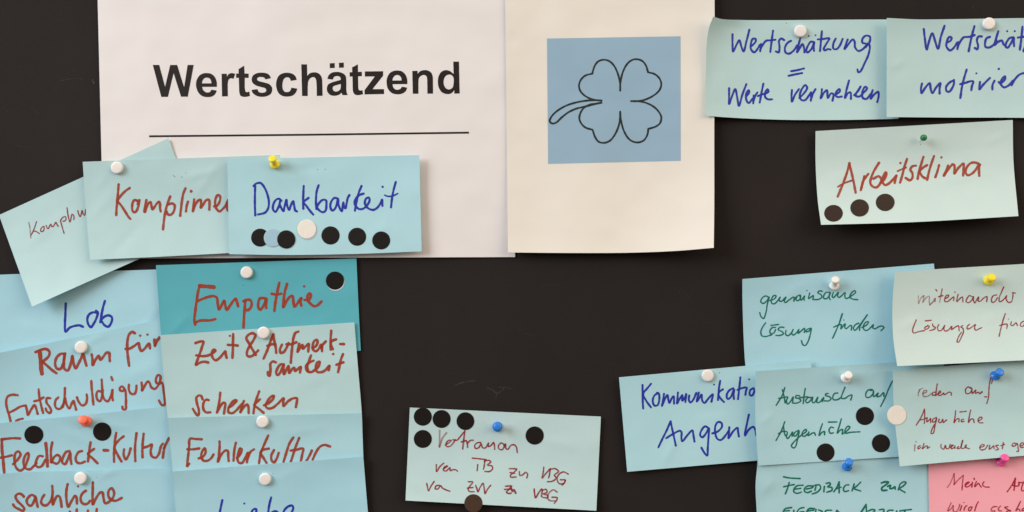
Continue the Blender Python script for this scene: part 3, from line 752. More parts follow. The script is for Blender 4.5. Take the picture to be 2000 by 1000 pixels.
# printed letters (outlines; * marks a corner)
_LE = "718,398* 573,398* 585,430 610,450 632,453 652,446 664,425* 717,434* 700,470 670,492 628,498 575,488 535,450 515,390 518,340 545,290 580,268 620,263 665,272 700,305 716,350"
LETTERS = [
 (280, 90, ["92,184* 155,184* 212,398* 262,184* 330,184* 398,402* 432,184* 492,184* 434,494* 368,494* 295,264* 240,496* 175,496*"]),
 (280, 90, [_LE, "573,364* 664,364* 660,335 645,315 620,308 595,315 578,338"]),
 (280, 90, ["764,270* 815,270* 815,300* 830,276 850,265 870,263 897,272* 880,321* 862,314 848,316 832,330 824,370 824,400* 825,490* 768,492*"]),
 (280, 90, ["985,190* 930,225* 930,268* 906,268* 906,310* 932,310* 935,420* 938,455 950,485 975,495 1005,495 1040,487* 1035,443* 1015,449 1000,446 993,425 990,400* 990,310* 1028,310* 1028,268* 988,268*"]),
 (280, 90, ["1246,313* 1193,325* 1180,308 1155,302 1128,303 1112,315 1112,330 1130,342 1180,355 1230,372 1255,402 1258,430 1245,465 1210,487 1160,495 1110,487 1070,460 1055,428* 1113,420* 1125,445 1150,455 1175,454 1195,445 1200,428 1190,412 1150,400 1095,382 1065,355 1058,320 1070,288 1105,266 1150,259 1205,266 1232,285"]),
 (280, 90, ["1498,330* 1440,340* 1430,315 1410,305 1390,307 1370,325 1358,375 1362,420 1380,445 1405,449 1430,440 1446,406* 1503,415* 1488,455 1455,483 1405,493 1355,485 1318,455 1298,400 1298,350 1318,295 1355,268 1405,260 1455,270 1485,295"]),
 (280, 90, ["1542,178* 1598,178* 1600,290* 1625,266 1655,257 1690,258 1722,275 1743,312 1748,380* 1750,485* 1694,487* 1692,380* 1684,322 1665,303 1635,310 1612,340 1605,400* 1605,487* 1550,487*"]),
 (600, 90, ["220,168* 268,165* 270,213* 221,215*"]), (600, 90, ["310,163* 357,161* 358,210* 311,212*"]),
 (600, 90, ["197,320* 210,285 240,260 290,252 340,262 375,290 382,340 382,420 386,455 396,478* 345,479* 335,455* 310,475 270,485 225,477 197,445 192,410 205,375 240,355 290,340 327,330* 325,308 310,295 285,293 262,302 250,327*", "327,370* 290,380 258,392 248,410 255,432 275,443 300,440 322,422 328,395"]),
 (600, 90, ["495,177* 438,208* 440,254* 414,256* 415,298* 442,297* 444,400* 448,445 465,472 495,479 545,470* 540,430* 520,433 505,428 499,405 498,385* 497,295* 534,293* 534,251* 496,252*"]),
 (600, 90, ["563,247* 742,245* 742,288* 638,420* 750,420* 751,468* 560,472* 560,430* 660,296* 563,297*"]),
 (600, 90, ["978,371* 833,372* 842,405 865,424 890,425 912,415 925,396* 977,405* 962,440 930,463 885,471 830,460 790,420 775,360 780,310 805,265 840,244 880,238 925,247 960,280 976,325", "832,336* 922,335* 917,308 900,288 878,282 855,290 838,310"]),
 (600, 90, ["1026,242* 1078,241* 1078,272* 1100,247 1135,235 1175,237 1210,258 1226,300 1228,340* 1229,464* 1174,465* 1172,330* 1165,295 1143,282 1115,288 1092,312 1086,365* 1086,465* 1031,466*"]),
 (600, 90, ["1426,152* 1482,151* 1489,463* 1437,464* 1436,430* 1415,455 1390,467 1355,467 1315,450 1285,405 1276,350 1283,295 1310,252 1350,235 1390,242 1430,272*", "1431,350 1429,310 1412,285 1385,278 1355,290 1335,325 1334,370 1348,405 1375,422 1400,420 1422,400"]),
]

def CLOVER_STROKES():
    runs = ["797,405 795,330 770,225 730,145 680,100 630,88 575,102 540,140 520,190 510,230", "510,230 440,250 395,290 373,350 385,405 430,455 500,492 550,503 604,507",
            "797,405 798,330 822,220 865,135 915,92 965,82 1020,98 1060,145 1083,216", "1083,216 1150,235 1200,280 1219,340 1200,400 1140,455 1060,495 985,512 908,513",
            "908,513 985,514 1060,530 1140,570 1195,625 1219,680 1205,740 1160,775 1086,798", "1086,798 1075,860 1040,915 985,937 930,930 880,895 835,820 808,730 800,680 797,622",
            "797,622 795,690 780,770 740,860 690,920 630,942 575,930 540,885 512,807", "512,807 440,785 395,740 376,690 390,630 425,580 490,548 550,538 604,528",
            "604,507 550,504 450,508 350,525 240,560 140,620 85,680 72,720 95,742 135,735 190,685 260,630 340,592 420,572 490,555 604,528"]
    out = []
    for r in runs: out += parse(r, 1060, 100, 5.264, 3.5)
    return out

def B(h, x, y, r, mat, label, grp="black dot stickers", **k):
    return ((h, x, y, r, mat, label, grp), k)
DOTS = [
 B('dankbarkeit', 508, 464, 17.6, 'dot_black', "black dot sticker under Dankbarkeit, partly covered by the blue dot"),
 B('dankbarkeit', 533, 464.5, 17.8, 'dot_blue', "blue dot sticker wedged between two black dots under Dankbarkeit", "pale dot stickers", layer=1),
 B('dankbarkeit', 559, 467.5, 17.8, 'dot_black', "black dot sticker overlapping the blue dot under Dankbarkeit", layer=2),
 B('dankbarkeit', 601, 450.5, 17.8, 'dot_grey', "pale blue dot sticker mostly hidden beneath the white dot under Dankbarkeit", "pale dot stickers"),
 B('dankbarkeit', 599, 447.5, 18.6, 'dot_white', "white dot sticker just below the writing on the Dankbarkeit card", "pale dot stickers", layer=1.6, th=0.35),
 B('dankbarkeit', 645.5, 459.7, 17.8, 'dot_black', "black dot sticker between the white dot and two more black ones under Dankbarkeit"),
 B('dankbarkeit', 697.5, 462.3, 17.6, 'dot_black', "black dot sticker second from the end of the row under Dankbarkeit"),
 B('dankbarkeit', 744.5, 469.5, 17.6, 'dot_black', "lowest black dot sticker, ending the row under Dankbarkeit"),
 B('empathie', 655.5, 551, 17.6, 'dot_grey', "pale dot sticker showing as a thin crescent beneath the black dot on the teal card", "pale dot stickers"),
 B('empathie', 654.3, 548, 17.8, 'dot_black', "black dot sticker in the upper corner of the teal Empathie card", layer=1),
 B('feedback_culture', 66, 849, 18.6, 'dot_black', "black dot sticker above the word Feedback", ry=17.6),
 B('feedback_culture', 199.5, 843, 18.0, 'dot_black', "black dot sticker beside the orange-red pin on the Feedback-Kultur card"),
 B('vertrauen', 825.8, 813.8, 17.6, 'dot_black', "black dot sticker in the top corner of the Vertrauen card"),
 B('vertrauen', 862.5, 818.3, 17.6, 'dot_black', "middle black dot sticker of the three along the top edge of the Vertrauen card"),
 B('vertrauen', 909, 822.5, 17.4, 'dot_black', "black dot sticker above Vertrauen, nearest to the blue pin of three"),
 B('vertrauen', 825.8, 857.3, 17.6, 'dot_black', "black dot sticker directly before the V of Vertrauen"),
 B('vertrauen', 1044.3, 850.6, 17.8, 'dot_black', "black dot sticker after the word Vertrauen, past the blue pin"),
 B('vertrauen', 924.6, 983, 17.8, 'dot_umber_reflection', "black dot sticker tinted with brown reflection, overhanging the bottom edge of the Vertrauen card"),
 B('klima', 1628, 416.5, 18.2, 'dot_brown_reflection', "lowest black dot sticker tinted with brown reflection, in the corner of the Arbeitsklima card", ry=16.4),
 B('klima', 1679, 406, 18.2, 'dot_brown_reflection', "middle black dot sticker tinted with brown reflection, of three under Arbeitsklima", ry=17.0),
 B('klima', 1729, 395.2, 18.4, 'dot_brown_reflection', "highest black dot sticker tinted with brown reflection, of the three under Arbeitsklima", ry=17.0),
 B('austausch', 1689.3, 812.4, 17.8, 'dot_black', "black dot sticker closest to the white dot on the Austausch card"),
 B('austausch', 1720.6, 865.8, 17.8, 'dot_black', "black dot sticker in the lower corner of the Austausch card near reden"),
 B('austausch', 1612.5, 883.5, 17.6, 'dot_black', "black dot sticker at the bottom edge of the Austausch card"),
 B('reden', 1751.5, 811, 18.8, 'dot_white', "white dot sticker bridging the Austausch card and the reden card", "pale dot stickers", th=0.35),
]

TACKS = [
 (230, 328, "white flat thumbtack in the card with thick red Komplime"), (482.5, 532, "white flat thumbtack at the top of the teal card"),
 (515.5, 649.5, "white flat thumbtack above the ampersand of Zeit & Aufmerksamkeit"), (513.5, 823, "white flat thumbtack above Fehlerkultur, below schenken"),
 (518.5, 935, "white flat thumbtack above the blue word Liebe at the bottom"), (159.5, 678, "white flat thumbtack just above the word Raum"),
 (158.5, 933.5, "white flat thumbtack above the word sachliche"), (1562.5, 61.5, "white flat thumbtack over Wertschätzung on the card with an equals sign"),
 (1930, 47, "white flat thumbtack at top of the card reading motivier"), (1381.5, 733, "white flat thumbtack at the top of the card reading Kommunikatio"),
]
PINS = [
 (537.5, 322, 532, 309, 'pin_yellow', "yellow push pin at the top edge of the Dankbarkeit card"),
 (1629, 559, 1632, 545, 'pin_white', "white push pin tilted up above the word gemeinsame"),
 (1651, 738.5, 1658, 732, 'pin_white', "white push pin above the word Austausch"),
 (1930, 548, 1938, 541, 'pin_yellow', "yellow push pin above the word miteinander"),
 (971.5, 833.5, 972.5, 833, 'pin_blue', "blue push pin seen head-on above the word Vertrauen"),
 (1654, 912, 1659, 901, 'pin_blue', "blue push pin above FEEDBACK ZUR, under the Austausch card's bottom edge"),
 (1943.5, 734, 1954, 726, 'pin_blue', "blue push pin at the tip of the long f on the reden card"),
 (1954, 902.5, 1964, 893, 'pin_pink', "pink push pin at the top edge of the pink card"),
 (169, 823, 161, 819.5, 'pin_red', "orange-red push pin at the top of the Feedback-Kultur card", 11.0, 1.12),
]

# ------------------------------------------------------------------ the board
def board():
    x0, x1, z0, z1 = -0.78, 0.82, ZC-0.62, ZC+0.52
    y0, y1 = 0.0, 0.018
    verts = [(x0, y0, z0), (x1, y0, z0), (x1, y0, z1), (x0, y0, z1), (x0, y1, z0), (x1, y1, z0), (x1, y1, z1), (x0, y1, z1)]
    faces = [(0, 1, 2, 3), (5, 4, 7, 6), (0, 4, 5, 1), (1, 5, 6, 2), (2, 6, 7, 3), (3, 7, 4, 0)]
    idx = [0]*6
    # old scuffs and scratches rubbed into the surface
    sc = parse(SCUFFS, 0, 0, 1, 1.0)
    V, Z, De, F = ribbon_mesh(sc, 0.05)
    n = len(verts)
    verts += [P(p[0], p[1], q) for p, q in zip(V, Z)]
    faces += [tuple(n+i for i in f) for f in F]
    idx += [1]*len(F)
    hol = [([p], random.uniform(1.6, 2.6), 1.0) for p in BOARD_HOLES]
    V2, Z2, D2, F2 = ribbon_mesh(hol, 0.05)
    n2 = len(verts)
    verts += [P(p[0], p[1], q) for p, q in zip(V2, Z2)]
    faces += [tuple(n2+i for i in f) for f in F2]
    idx += [2]*len(F2)
    ob = new_mesh("pinboard", verts, faces, None, smooth=False, origin=(0, 0, ZC), mats=[M['board'], M['scuff'], M['hole']], mat_idx=idx)
    at = ob.data.attributes.new("ink_cover", 'FLOAT', 'POINT')
    at.data.foreach_set("value", np.concatenate([np.ones(8), De, D2]).astype(np.float32))
    tag(ob, "dark brown-black pinboard behind all the cards and sheets, pricked and scuffed", "pinboard")

SCUFFS = """w2.2:f.5: 888,753 900,748 915,745 928,744 | w3:f.4: 952,757 962,762 972,768 985,758 | w2:f.45: 970,770 968,778 | w2:f.35: 975,756 990,757 1000,760
| w5:f.5: 181,157 183,162 | w1.5:f.35: 118,158 135,154 150,153 162,155 | w1.2:f.3: 143,140 150,136 156,134 | w1.2:f.3: 28,284 45,286 60,289
| w1.2:f.25: 118,18 122,40 | w1.3:f.25: 1010,640 1030,652 1046,655 | w1.2:f.2: 780,590 800,584 820,583 | w1.3:f.2: 1060,560 1085,556 1100,560
| w1.2:f.2: 860,700 872,690 | w1.4:f.22: 1310,560 1340,575 1352,590 | w1.3:f.25: 60,210 75,222 | w1.3:f.22: 1780,480 1810,486"""
BOARD_HOLES = [(122, 65), (172, 55), (15, 218), (28, 237), (156, 244), (173, 236), (95, 52), (40, 130), (1237, 700), (742, 566), (905, 604), (1110, 645), (1340, 600), (870, 680), (1215, 560), (1476, 400), (1520, 330), (1445, 470), (1850, 480), (1760, 10), (1900, 14), (770, 900), (1010, 545), (1160, 760), (10, 508), (60, 190)]
board()

# ------------------------------------------------------------------ sheets, back to front
SH, ORDER = {}, []
def sheet(key, name, mat, label, cat, group, *a, **k):
    a = list(a)
    ct, cl = CURL.get(key, (0, 0))
    terms = list(a[5]) if len(a) > 5 else []
    a[5:] = [terms + [('T', ct, .6), ('L', cl, .55)] + CREASES.get(key, [])]
    sh = Sheet(*a, seed=len(ORDER)+11, **k)
    sh.key = key
    sh.build(name, M[mat])
    tag(sh.ob, label, cat, group)
    SH[key] = sh; ORDER.append(key)
    return sh
CURL = dict(raum=(2.2, 3), feedback_culture=(2.0, 3), sachliche=(2.0, 3), zeit=(1.5, 3), fehler=(2.2, 4), liebe=(2.2, 4), kompliment=(2.4, 4), dankbarkeit=(1.6, 4),
            vertrauen=(1.8, 2.5), wert_vermehren=(1.5, 0), wert_motiviert=(1.5, 3), klima=(3.2, 2), gemeinsame=(1.4, 3), kommunikation=(1.2, 2), austausch=(2.6, 4.5), reden=(3.0, 3.5), miteinander=(3.2, 4.5), feedback_zur=(1.5, 3), empathie=(1.2, 3), komplim=(1.5, 2), lob=(1.2, 2))
# how far the top edge and the left edge of each card bend off the board (mm)
CREASES = {
 'dankbarkeit': [('crease', .34, .24, .10, .40, .55, .018), ('crease', -.25, .26, .14, .52, .10, .025), ('crease', .2, .62, .95, .85, .70, .03)],
 'kompliment': [('crease', .4, .0, .62, .16, .30, .03), ('crease', -.35, .08, 1.0, .30, .62, .03), ('crease', .3, .48, .22, .70, .12, .02), ('crease', .3, .55, .42, .70, .02, .02), ('crease', .22, .05, .3, .13, .12, .02)],
 'komplim': [('crease', .4, .55, .10, .95, .22, .03), ('crease', .3, .05, .45, .35, .25, .03)],
 'raum': [('crease', .4, .56, .10, .72, .02, .02), ('crease', -.4, .50, .25, .60, .04, .02), ('crease', .3, .75, .55, .98, .40, .03)],
 'lob': [('crease', .3, .85, .75, .98, .35, .02), ('crease', .25, .2, .5, .45, .62, .03)],
 'feedback_culture': [('crease', .4, .40, .10, .60, .32, .03), ('crease', .3, .60, .12, .80, .18, .02)],
 'sachliche': [('crease', .4, .54, .03, .72, .03, .02), ('crease', .3, .58, .12, .70, -.02, .015)],
 'empathie': [('crease', .35, .02, .78, .16, .52, .02), ('crease', .2, .6, .8, .9, .62, .03)],
 'fehler': [('crease', .3, .15, .18, .5, .12, .03), ('crease', .25, .55, .22, .85, .12, .02)],
 'liebe': [('crease', .3, .02, .2, .08, .7, .02), ('crease', .2, .5, .18, .7, .05, .02)],
 'zeit': [('crease', .25, .62, .6, .92, .45, .03), ('crease', .2, .1, .75, .4, .62, .03)],
 'wert_vermehren': [('crease', -.45, .06, .02, .20, .14, .03), ('crease', .3, .38, .05, .62, .14, .02)],
 'wert_motiviert': [('crease', .4, .02, .52, .10, .40, .02), ('crease', .25, .35, .03, .6, .1, .03)],
 'klima': [('crease', .35, .55, .62, .90, .52, .03), ('crease', .3, .03, .55, .3, .42, .03), ('crease', .25, .85, .25, .98, .12, .02)],
 'gemeinsame': [('crease', .4, .15, .30, .34, .06, .03), ('crease', .3, .38, .15, .55, .05, .02), ('crease', .25, .05, .5, .25, .4, .03)],
 'kommunikation': [('crease', .45, .18, .98, .30, .62, .02), ('crease', .25, .35, .55, .6, .48, .03)],
 'austausch': [('crease', .4, .02, .58, .10, .44, .02), ('crease', .25, .4, .06, .7, .12, .02)],
 'reden': [('crease', .3, .06, .28, .3, .2, .03)],
 'miteinander': [('crease', .4, .02, .62, .16, .48, .025), ('crease', .25, .42, .58, .6, .5, .03)],
 'vertrauen': [('crease', .3, .62, .25, .9, .34, .03), ('crease', .3, .02, .78, .2, .98, .03)],
 'feedback_zur': [('crease', .4, .02, .46, .1, .30, .02)],
}
CARDS = "written moderation cards pinned to the board"

sheet('heading', "printed_sheet", 'paper', "large white paper sheet printed with the black word Wertschätzend above a line", "paper sheet", None,
      (189, -70), (1001, -70), (1006, 502), (203, 505), (1.8, 1.8, 2.2, 2.3), [('ripple', .55, 15, 1.5, .4), ('ripple', .3, 27, -3, 1.9)], wave=0.10)
sheet('clover', "clover_sheet", 'photo_paper', "cream paper sheet printed with a four-leaf clover in a blue square", "paper sheet", None,
      (986, -80), (1395, -82), (1394, 484), (992, 493), (3.2, 3.4, 5.2, 3.9), [('ripple', .45, 13, 1, 2.2), ('ripple', .2, 24, 4, .3), ('hump', -.5, .04, .27, .03, .02), ('crease', .35, .03, .20, .16, .16, .012), ('crease', .3, .45, .62, .75, .80, .02), ('R', 5.0, .45), ('BR', 9, .6, .5), ('B', 6, .4), ('L', .8, .25)],
      bottom=[(1110, 494), (1230, 493.5), (1320, 490)], right=[(1396, 100), (1395, 250), (1395, 400)], wave=0.25)
sheet('lob', "moderation_card", 'card_blue', "light blue card with the word Lob in blue marker", "card", CARDS,
      (-62, 540), (316, 526), (326, 712), (-50, 727), (1.0, 1.0, 1.0, 1.2), [('L', 3, .35)], top=[(0, 536.5)], wave=0.15)
sheet('raum', "moderation_card", 'card_blue', "light blue card reading Raum für Entschuldigung in red marker", "card", CARDS,
      (-62, 702), (323, 622), (343, 814), (-42, 890), (2.2, 1.9, 1.8, 2.2), [('L', 5, .42), ('fold', 4.0, .36, 1, .62, 0, .015), ('TL', 2, .5, .6)],
      top=[(0, 689), (157, 657)], right=[(328, 690), (335, 750)], wave=0.25)
sheet('feedback_culture', "moderation_card", 'card_blue', "light blue card reading Feedback-Kultur in red marker with two black dots", "card", CARDS,
      (-50, 832), (337, 792.5), (351, 984), (-42, 1022), (6.6, 2.6, 2.4, 6.0), [('L', 4, .35), ('T', 1.0, .3)], top=[(0, 826.5), (150, 812)], right=[(342, 853), (347, 920)], wave=0.25)
sheet('sachliche', "moderation_card", 'card_blue', "light blue card with sachliche in red marker at the bottom edge", "card", CARDS,
      (-46, 930), (349, 914), (366, 1105), (-36, 1128), (9.0, 3.2, 3.0, 8.0), [('L', 3, .3), ('fold', 5.0, .17, 1, .20, 0, .01)],
      top=[(0, 926), (35, 923), (150, 919.5), (227, 917)], right=[(358, 1000)], wave=0.22)
sheet('empathie', "moderation_card", 'card_teal', "darker teal card with Empathie in dark red marker", "card", CARDS,
      (304.5, 518), (696, 504.8), (704.5, 685), (318, 703), (2.6, 2.0, 1.8, 2.4), [('L', 1.5, .3)], right=[(700, 595)], wave=0.15)
sheet('zeit', "moderation_card", 'card_pale', "pale blue-green card reading Zeit & Aufmerksamkeit schenken in red marker", "card", CARDS,
      (313, 654.5), (692, 629.6), (708, 838), (331, 852), (3.8, 3.0, 2.6, 3.6), [('L', 1.2, .2), ('hump', .8, .3, .5, .3, .4)], left=[(320, 740), (327, 812)], right=[(700, 728), (706.5, 806)], wave=0.22)
sheet('fehler', "moderation_card", 'card', "pale blue card with Fehlerkultur in red marker, between two others in its column", "card", CARDS,
      (328, 816), (706.5, 807), (714, 995), (345, 1005), (5.2, 3.8, 3.4, 5.0), [('T', 1.6, .35)], right=[(709.5, 890)], wave=0.22)
sheet('liebe', "moderation_card", 'card_blue', "light blue card at bottom edge with the top of a blue handwritten word Liebe", "card", CARDS,
      (337, 921), (709.5, 892), (727, 1085), (352, 1110), (7.2, 4.8, 4.4, 6.5), [('L', 2.0, .35), ('T', 1.0, .3)], right=[(718.5, 1000)], wave=0.22)
sheet('komplim', "moderation_card", 'card_pale', "tilted pale card with thin dark red writing, half hidden under its neighbour", "card", CARDS,
      (-2, 420), (329, 270), (394, 451), (62.5, 599), (3.0, 2.4, 2.6, 8.0), [('BL', 5, .9, .9), ('B', 2, .4)], wave=0.25)
sheet('kompliment', "moderation_card", 'card_pale', "pale green-blue card with Komplime in thick red marker, partly covered by the Dankbarkeit card", "card", CARDS,
      (161.5, 316), (547, 302.5), (562, 488), (176, 507.5), (5.0, 4.0, 4.0, 6.8), [('B', 3.6, .6), ('hump', .7, .55, .25, .18, .25), ('fold', .5, .1, 0, .3, 1, .05)], left=[(167, 400)], bottom=[(300, 502)], wave=0.3)
sheet('dankbarkeit', "moderation_card", 'card', "pale blue card with Dankbarkeit in blue marker above a row of dots", "card", CARDS,
      (444, 311), (819, 303), (823.5, 491), (447.5, 496.5), (6.2, 6.2, 8.5, 10.5), [('R', 2.6, .45), ('hump', .8, .25, .12, .12, .2)], bottom=[(560, 498), (690, 496)], wave=0.22)
sheet('vertrauen', "moderation_card", 'card_mint', "pale card with Vertrauen and two more lines in thin red pen, alone below the gap", "card", CARDS,
      (800.5, 796), (1173.6, 813.7), (1164.7, 997.5), (792, 977.5), (2.2, 2.2, 4.2, 4.2), [('B', 3, .6), ('BL', 1.5, .3, .3)], wave=0.2)
sheet('wert_vermehren', "moderation_card", 'card_pale', "pale blue-green card reading Wertschätzung = Werte vermehren in blue marker", "card", CARDS,
      (1393, 32.5), (1752, 38), (1755, 232), (1378, 226), (2.6, 1.4, 1.6, 4.0), [('L', 8, .30), ('TL', 7, .22, .8), ('B', 1.2, .3)],
      top=[(1410, 37.2), (1450, 39), (1520, 39.4), (1650, 38.3)], left=[(1385, 54), (1380.8, 78), (1378.8, 130)], bottom=[(1425, 229.5), (1525, 233.8), (1650, 234.2)], wave=0.22)
sheet('wert_motiviert', "moderation_card", 'card_pale', "pale blue-green card with motivier in blue marker, cut off by the picture's edge", "card", CARDS,
      (1732, 35), (2108, 35), (2108, 232), (1731.7, 228.5), (5.2, 2.6, 3.0, 4.6), [('L', 3.2, .4), ('T', 1.0, .25), ('B', 1.2, .25)], top=[(1792, 37.8), (1855, 37.5), (2000, 35.3)], bottom=[(1850, 229.5), (2000, 230)], wave=0.22)
sheet('klima', "moderation_card", 'card_white', "pale card with Arbeitsklima in red marker and three brown-reflecting black dots", "card", CARDS,
      (1593, 256), (1978, 234.3), (1989, 422), (1603.7, 439), (2.2, 2.0, 5.5, 6.5), [('B', 13, .75), ('BL', 3, .4, .5)],
      left=[(1593, 316), (1597, 388)], right=[(1979.5, 316)], bottom=[(1720, 436), (1800, 433)], wave=0.22)
sheet('gemeinsame', "moderation_card", 'card_blue', "light blue card reading gemeinsame Lösung finden in thin green pen", "card", CARDS,
      (1450, 545), (1824, 514.8), (1844.5, 716), (1461, 741), (2.4, 1.4, 1.4, 1.8), [('TL', 2.0, .5, .6), ('L', 1.5, .3)], left=[(1450.5, 600), (1456, 714)], wave=0.25)
sheet('kommunikation', "moderation_card", 'card', "pale blue card with the cut-off words Kommunikatio and Augenh in blue marker", "card", CARDS,
      (1209, 737), (1583.7, 703), (1599, 889), (1225, 921.5), (4.2, 5.6, 3.8, 3.6), [('fold', .9, .30, 0, .05, 1, .03), ('BL', 1.5, .5, .6)], wave=0.18)
sheet('feedback_zur', "moderation_card", 'card', "pale blue card with FEEDBACK ZUR in green capitals at bottom", "card", CARDS,
      (1479, 880), (1852, 864), (1851, 1056), (1481, 1072), (5.6, 1.6, 1.8, 4.4), [('L', 2.5, .25), ('hump', .8, .05, .33, .06, .1)], left=[(1479, 909), (1475.8, 948), (1478, 1000)], wave=0.25)
sheet('meine', "moderation_card", 'card_pink', "pink card with thin red writing in the bottom corner", "card", CARDS,
      (1813, 882), (2190, 850), (2195, 1045), (1816, 1072), (2.6, 2.2, 2.4, 3.0), [('L', .8, .2)], wave=0.2)
sheet('austausch', "moderation_card", 'card', "pale blue card reading Austausch auf Augenhöhe in green pen with dots", "card", CARDS,
      (1476, 725), (1842, 701), (1850, 886), (1481, 909.5), (7.2, 5.2, 5.6, 7.6), [('L', 3.2, .38), ('T', 1.2, .3), ('hump', .8, .05, .55, .06, .2)], left=[(1475.3, 815)], wave=0.22)
sheet('reden', "moderation_card", 'card_pale', "pale card with thin dark red writing reden auf Augenhöhe", "card", CARDS,
      (1744, 723), (2112, 694), (2128, 880), (1757.5, 911), (6.8, 5.0, 6.0, 8.6), [('B', 4.5, .5), ('L', 2, .3)], left=[(1746, 800)], bottom=[(1814.6, 905.8), (2000, 890)], wave=0.25)
sheet('miteinander', "moderation_card", 'card_white', "very pale card reading miteinander Lösungen in thin dark red pen", "card", CARDS,
      (1748, 532), (2125, 507), (2134, 697), (1752.5, 715), (4.0, 3.2, 8.0, 10.4), [('B', 9.5, .65), ('L', 3.4, .35)],
      top=[(1823, 526), (2000, 515.4)], left=[(1744, 577), (1743, 621), (1745.5, 668)], bottom=[(1852, 710.7), (2000, 703.6)], wave=0.22)

# ------------------------------------------------------------------ print and handwriting
for spec in WRITING:
    key, mat, blocks = spec
    st = []
    for (ox, oy, sc, w, txt) in blocks:
        st += parse(txt, ox, oy, sc, w)
    write(SH[key], st, M[mat])
for key, pts in PRICKS.items():
    write(SH[key], [([p], random.uniform(1.1, 1.7), 1.0) for p in pts], M['hole'], name="pinholes", lift=0.08)

letters = [[outline(lp, ox, oy, 5.0) for lp in loops] for ox, oy, loops in LETTERS]
flat_print(SH['heading'], letters, M['print_black'], "printed_word")
flat_print(SH['heading'], [[[(291.3, 264.3), (600, 261.3), (916, 257.2), (916, 260.9), (600, 265.0), (291.3, 268.1)]]], M['print_black'], "printed_line")
sq = flat_print(SH['clover'], [[[(1068.3, 75.2), (1329.2, 70.8), (1329.6, 314), (1070.5, 320)]]], M['print_blue'], "blue_square")
V, Z, De, F = ribbon_mesh(CLOVER_STROKES(), 0.20)
z = SH['clover'].zpx(V) + Z
co = new_mesh("clover_outline", [P(p[0], p[1], q) for p, q in zip(V, z)], F, M['print_line'], parent=SH['clover'].ob, smooth=False)
at = co.data.attributes.new("ink_cover", 'FLOAT', 'POINT'); at.data.foreach_set("value", De.astype(np.float32))
mw = co.matrix_world.copy(); co.parent = sq      # the drawing belongs to the printed square

# ------------------------------------------------------------------ round stickers
def top_z(px, exclude=()):
    best = 0.0
    for k in ORDER:
        if k in exclude: continue
        u, v = SH[k].uv([px])
        if -1e-3 <= u[0] <= 1.001 and -1e-3 <= v[0] <= 1.001:
            best = max(best, float(SH[k].z(u, v)[0]))
    return best

def dot(host, x, y, r, mat, label, group, name="dot_sticker", layer=0, ry=None, th=0.16):
    ry = ry or r
    sh = SH[host]
    rings = [(0.0, 0), (0.35, 0), (0.7, 0), (0.93, 0), (0.985, -0.03), (1.0, -0.09), (1.0, -0.22)]
    K = 48
    V, Z, F = [(x, y)], [0.0], []
    for ri, (f, dz) in enumerate(rings[1:]):
        for k in range(K):
            a = 2*math.pi*k/K
            V.append((x+r*f*math.cos(a), y-ry*f*math.sin(a))); Z.append(dz)
    for k in range(K):
        F.append((0, 1+k, 1+(k+1) % K))
    for ri in range(len(rings)-2):
        b0 = 1+ri*K
        for k in range(K):
            k2 = (k+1) % K
            F.append((b0+k, b0+K+k, b0+K+k2, b0+k2))
    z = sh.zpx(V) + np.array(Z) + th + 0.2 + layer*0.16
    ob = new_mesh(name, [P(p[0], p[1], q) for p, q in zip(V, z)], F, M[mat])
    tag(ob, label, "sticker", group)
    return ob
for a in DOTS: dot(*a[0], **a[1])

# ------------------------------------------------------------------ pins
def lathe_mesh(name, prof, K, base, axis, mat, parent=None, flip=False):
    """prof: (radius mm, height mm) along axis from base (world)"""
    q = Vector(axis).to_track_quat('Z', 'Y')
    V, F = [], []
    for r, h in prof:
        for k in range(K):
            a = 2*math.pi*k/K
            p = Vector((r*math.cos(a), r*math.sin(a), h))*0.001
            V.append(Vector(base) + q @ p)
    for i in range(len(prof)-1):
        for k in range(K):
            k2 = (k+1) % K
            F.append((i*K+k, i*K+k2, (i+1)*K+k2, (i+1)*K+k))
    F.append(tuple(range(K-1, -1, -1)))
    n = (len(prof)-1)*K
    F.append(tuple(n+k for k in range(K)))
    ob = new_mesh(name, [tuple(v) for v in V], F, mat, parent=parent, origin=None if parent else tuple(base))
    return ob

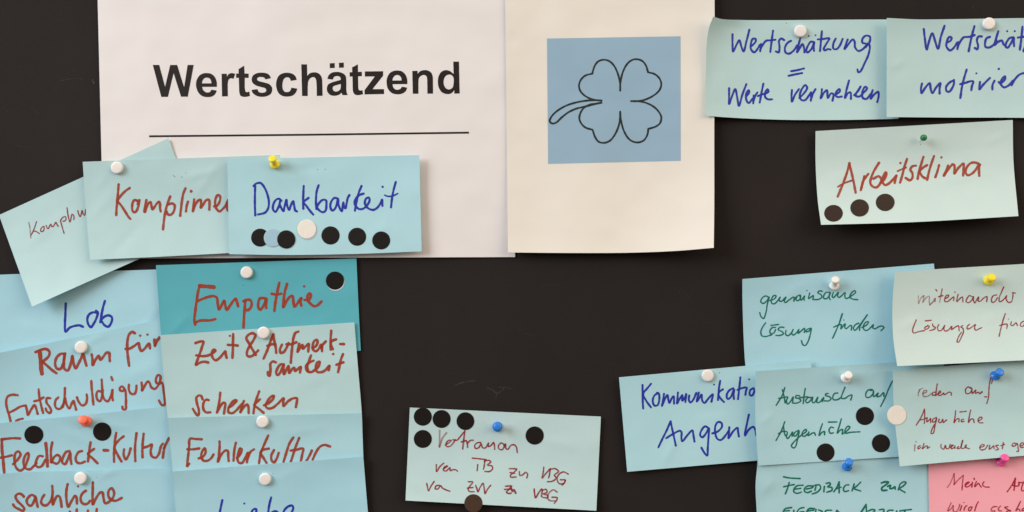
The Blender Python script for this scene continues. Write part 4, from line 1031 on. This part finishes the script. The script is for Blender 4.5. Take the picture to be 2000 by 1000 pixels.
TACK_PROF = [(5.2, 0.0), (5.9, 0.15), (6.15, 0.8), (6.15, 2.0), (6.0, 2.6), (5.6, 3.0), (5.0, 3.2), (4.2, 3.28), (2.5, 3.34), (0.3, 3.36)]
tack0 = None
def tack(x, y, label):
    global tack0
    z = top_z((x, y))
    base = P(x, y, z+0.15)
    rx, rz = random.uniform(-.06, .06), random.uniform(-.06, .06)
    if tack0 is None:
        o = lathe_mesh("thumbtack", TACK_PROF, 40, base, (0, -1, 0), M['tack'])
        tack0 = o
    else:
        o = tack0.copy(); COL.objects.link(o); o.location = base
    o.rotation_euler = (rx, 0, rz)
    tag(o, label, "thumbtack", "white flat thumbtacks")
for t in TACKS: tack(*t)

PIN_PROF = [(0.6, 0.0), (4.2, 0.05), (5.0, 0.5), (5.1, 1.1), (4.7, 1.7), (3.6, 2.3), (2.9, 3.2), (2.5, 4.6), (2.45, 6.2), (2.8, 7.6), (3.5, 8.5), (3.95, 9.1), (4.1, 9.9), (4.0, 10.6), (3.6, 11.1), (2.6, 11.4), (0.3, 11.5)]
def push_pin(bx, by, hx, hy, mat, label, h=11.0, size=1.0):
    z = top_z((bx, by))
    b = Vector(P(bx, by, z+0.5)); t = Vector(P(hx, hy, z+0.5+h))
    ax = (t-b); L_ = ax.length*1000
    k = L_/11.3
    root = bpy.data.objects.new("push_pin", None); COL.objects.link(root)
    root.location = b; root["_o"] = list(b); root.empty_display_size = 0.01
    tag(root, label, "push pin", "plastic push pins")
    lathe_mesh("pin_handle", [(r*size, hh*k) for r, hh in PIN_PROF], 32, b, ax, M[mat], parent=root)
    lathe_mesh("needle", [(0.05, -7.0), (0.5, -5.5), (0.5, 0.2)], 10, b, ax, M['steel'], parent=root)
for a in PINS: push_pin(*a)

def ball_pin(tx, ty, hx, hy, mat, label, h=8.5, r=3.35):
    z = top_z((tx, ty))
    b = Vector(P(tx, ty, z)); t = Vector(P(hx, hy, z+h)); ax = (t-b).normalized()
    root = bpy.data.objects.new("ball_head_pin", None); COL.objects.link(root)
    root.location = b; root["_o"] = list(b); root.empty_display_size = 0.01
    tag(root, label, "pin", "plastic push pins")
    n = 14
    prof = [(max(0.05, r*math.sin(math.pi*i/n)), -r*math.cos(math.pi*i/n)) for i in range(n+1)]
    lathe_mesh("ball_head", prof, 28, t, ax, M[mat], parent=root)
    L_ = (t-b).length*1000
    lathe_mesh("needle", [(0.05, -4.0), (0.35, -2.5), (0.35, L_-r*0.9)], 10, b, ax, M['steel'], parent=root)
ball_pin(1796, 277.5, 1804, 269, 'pin_green', "small dark green ball pin with bare needle in the Arbeitsklima card")

for o in bpy.data.objects:
    if "_o" in o: del o["_o"]
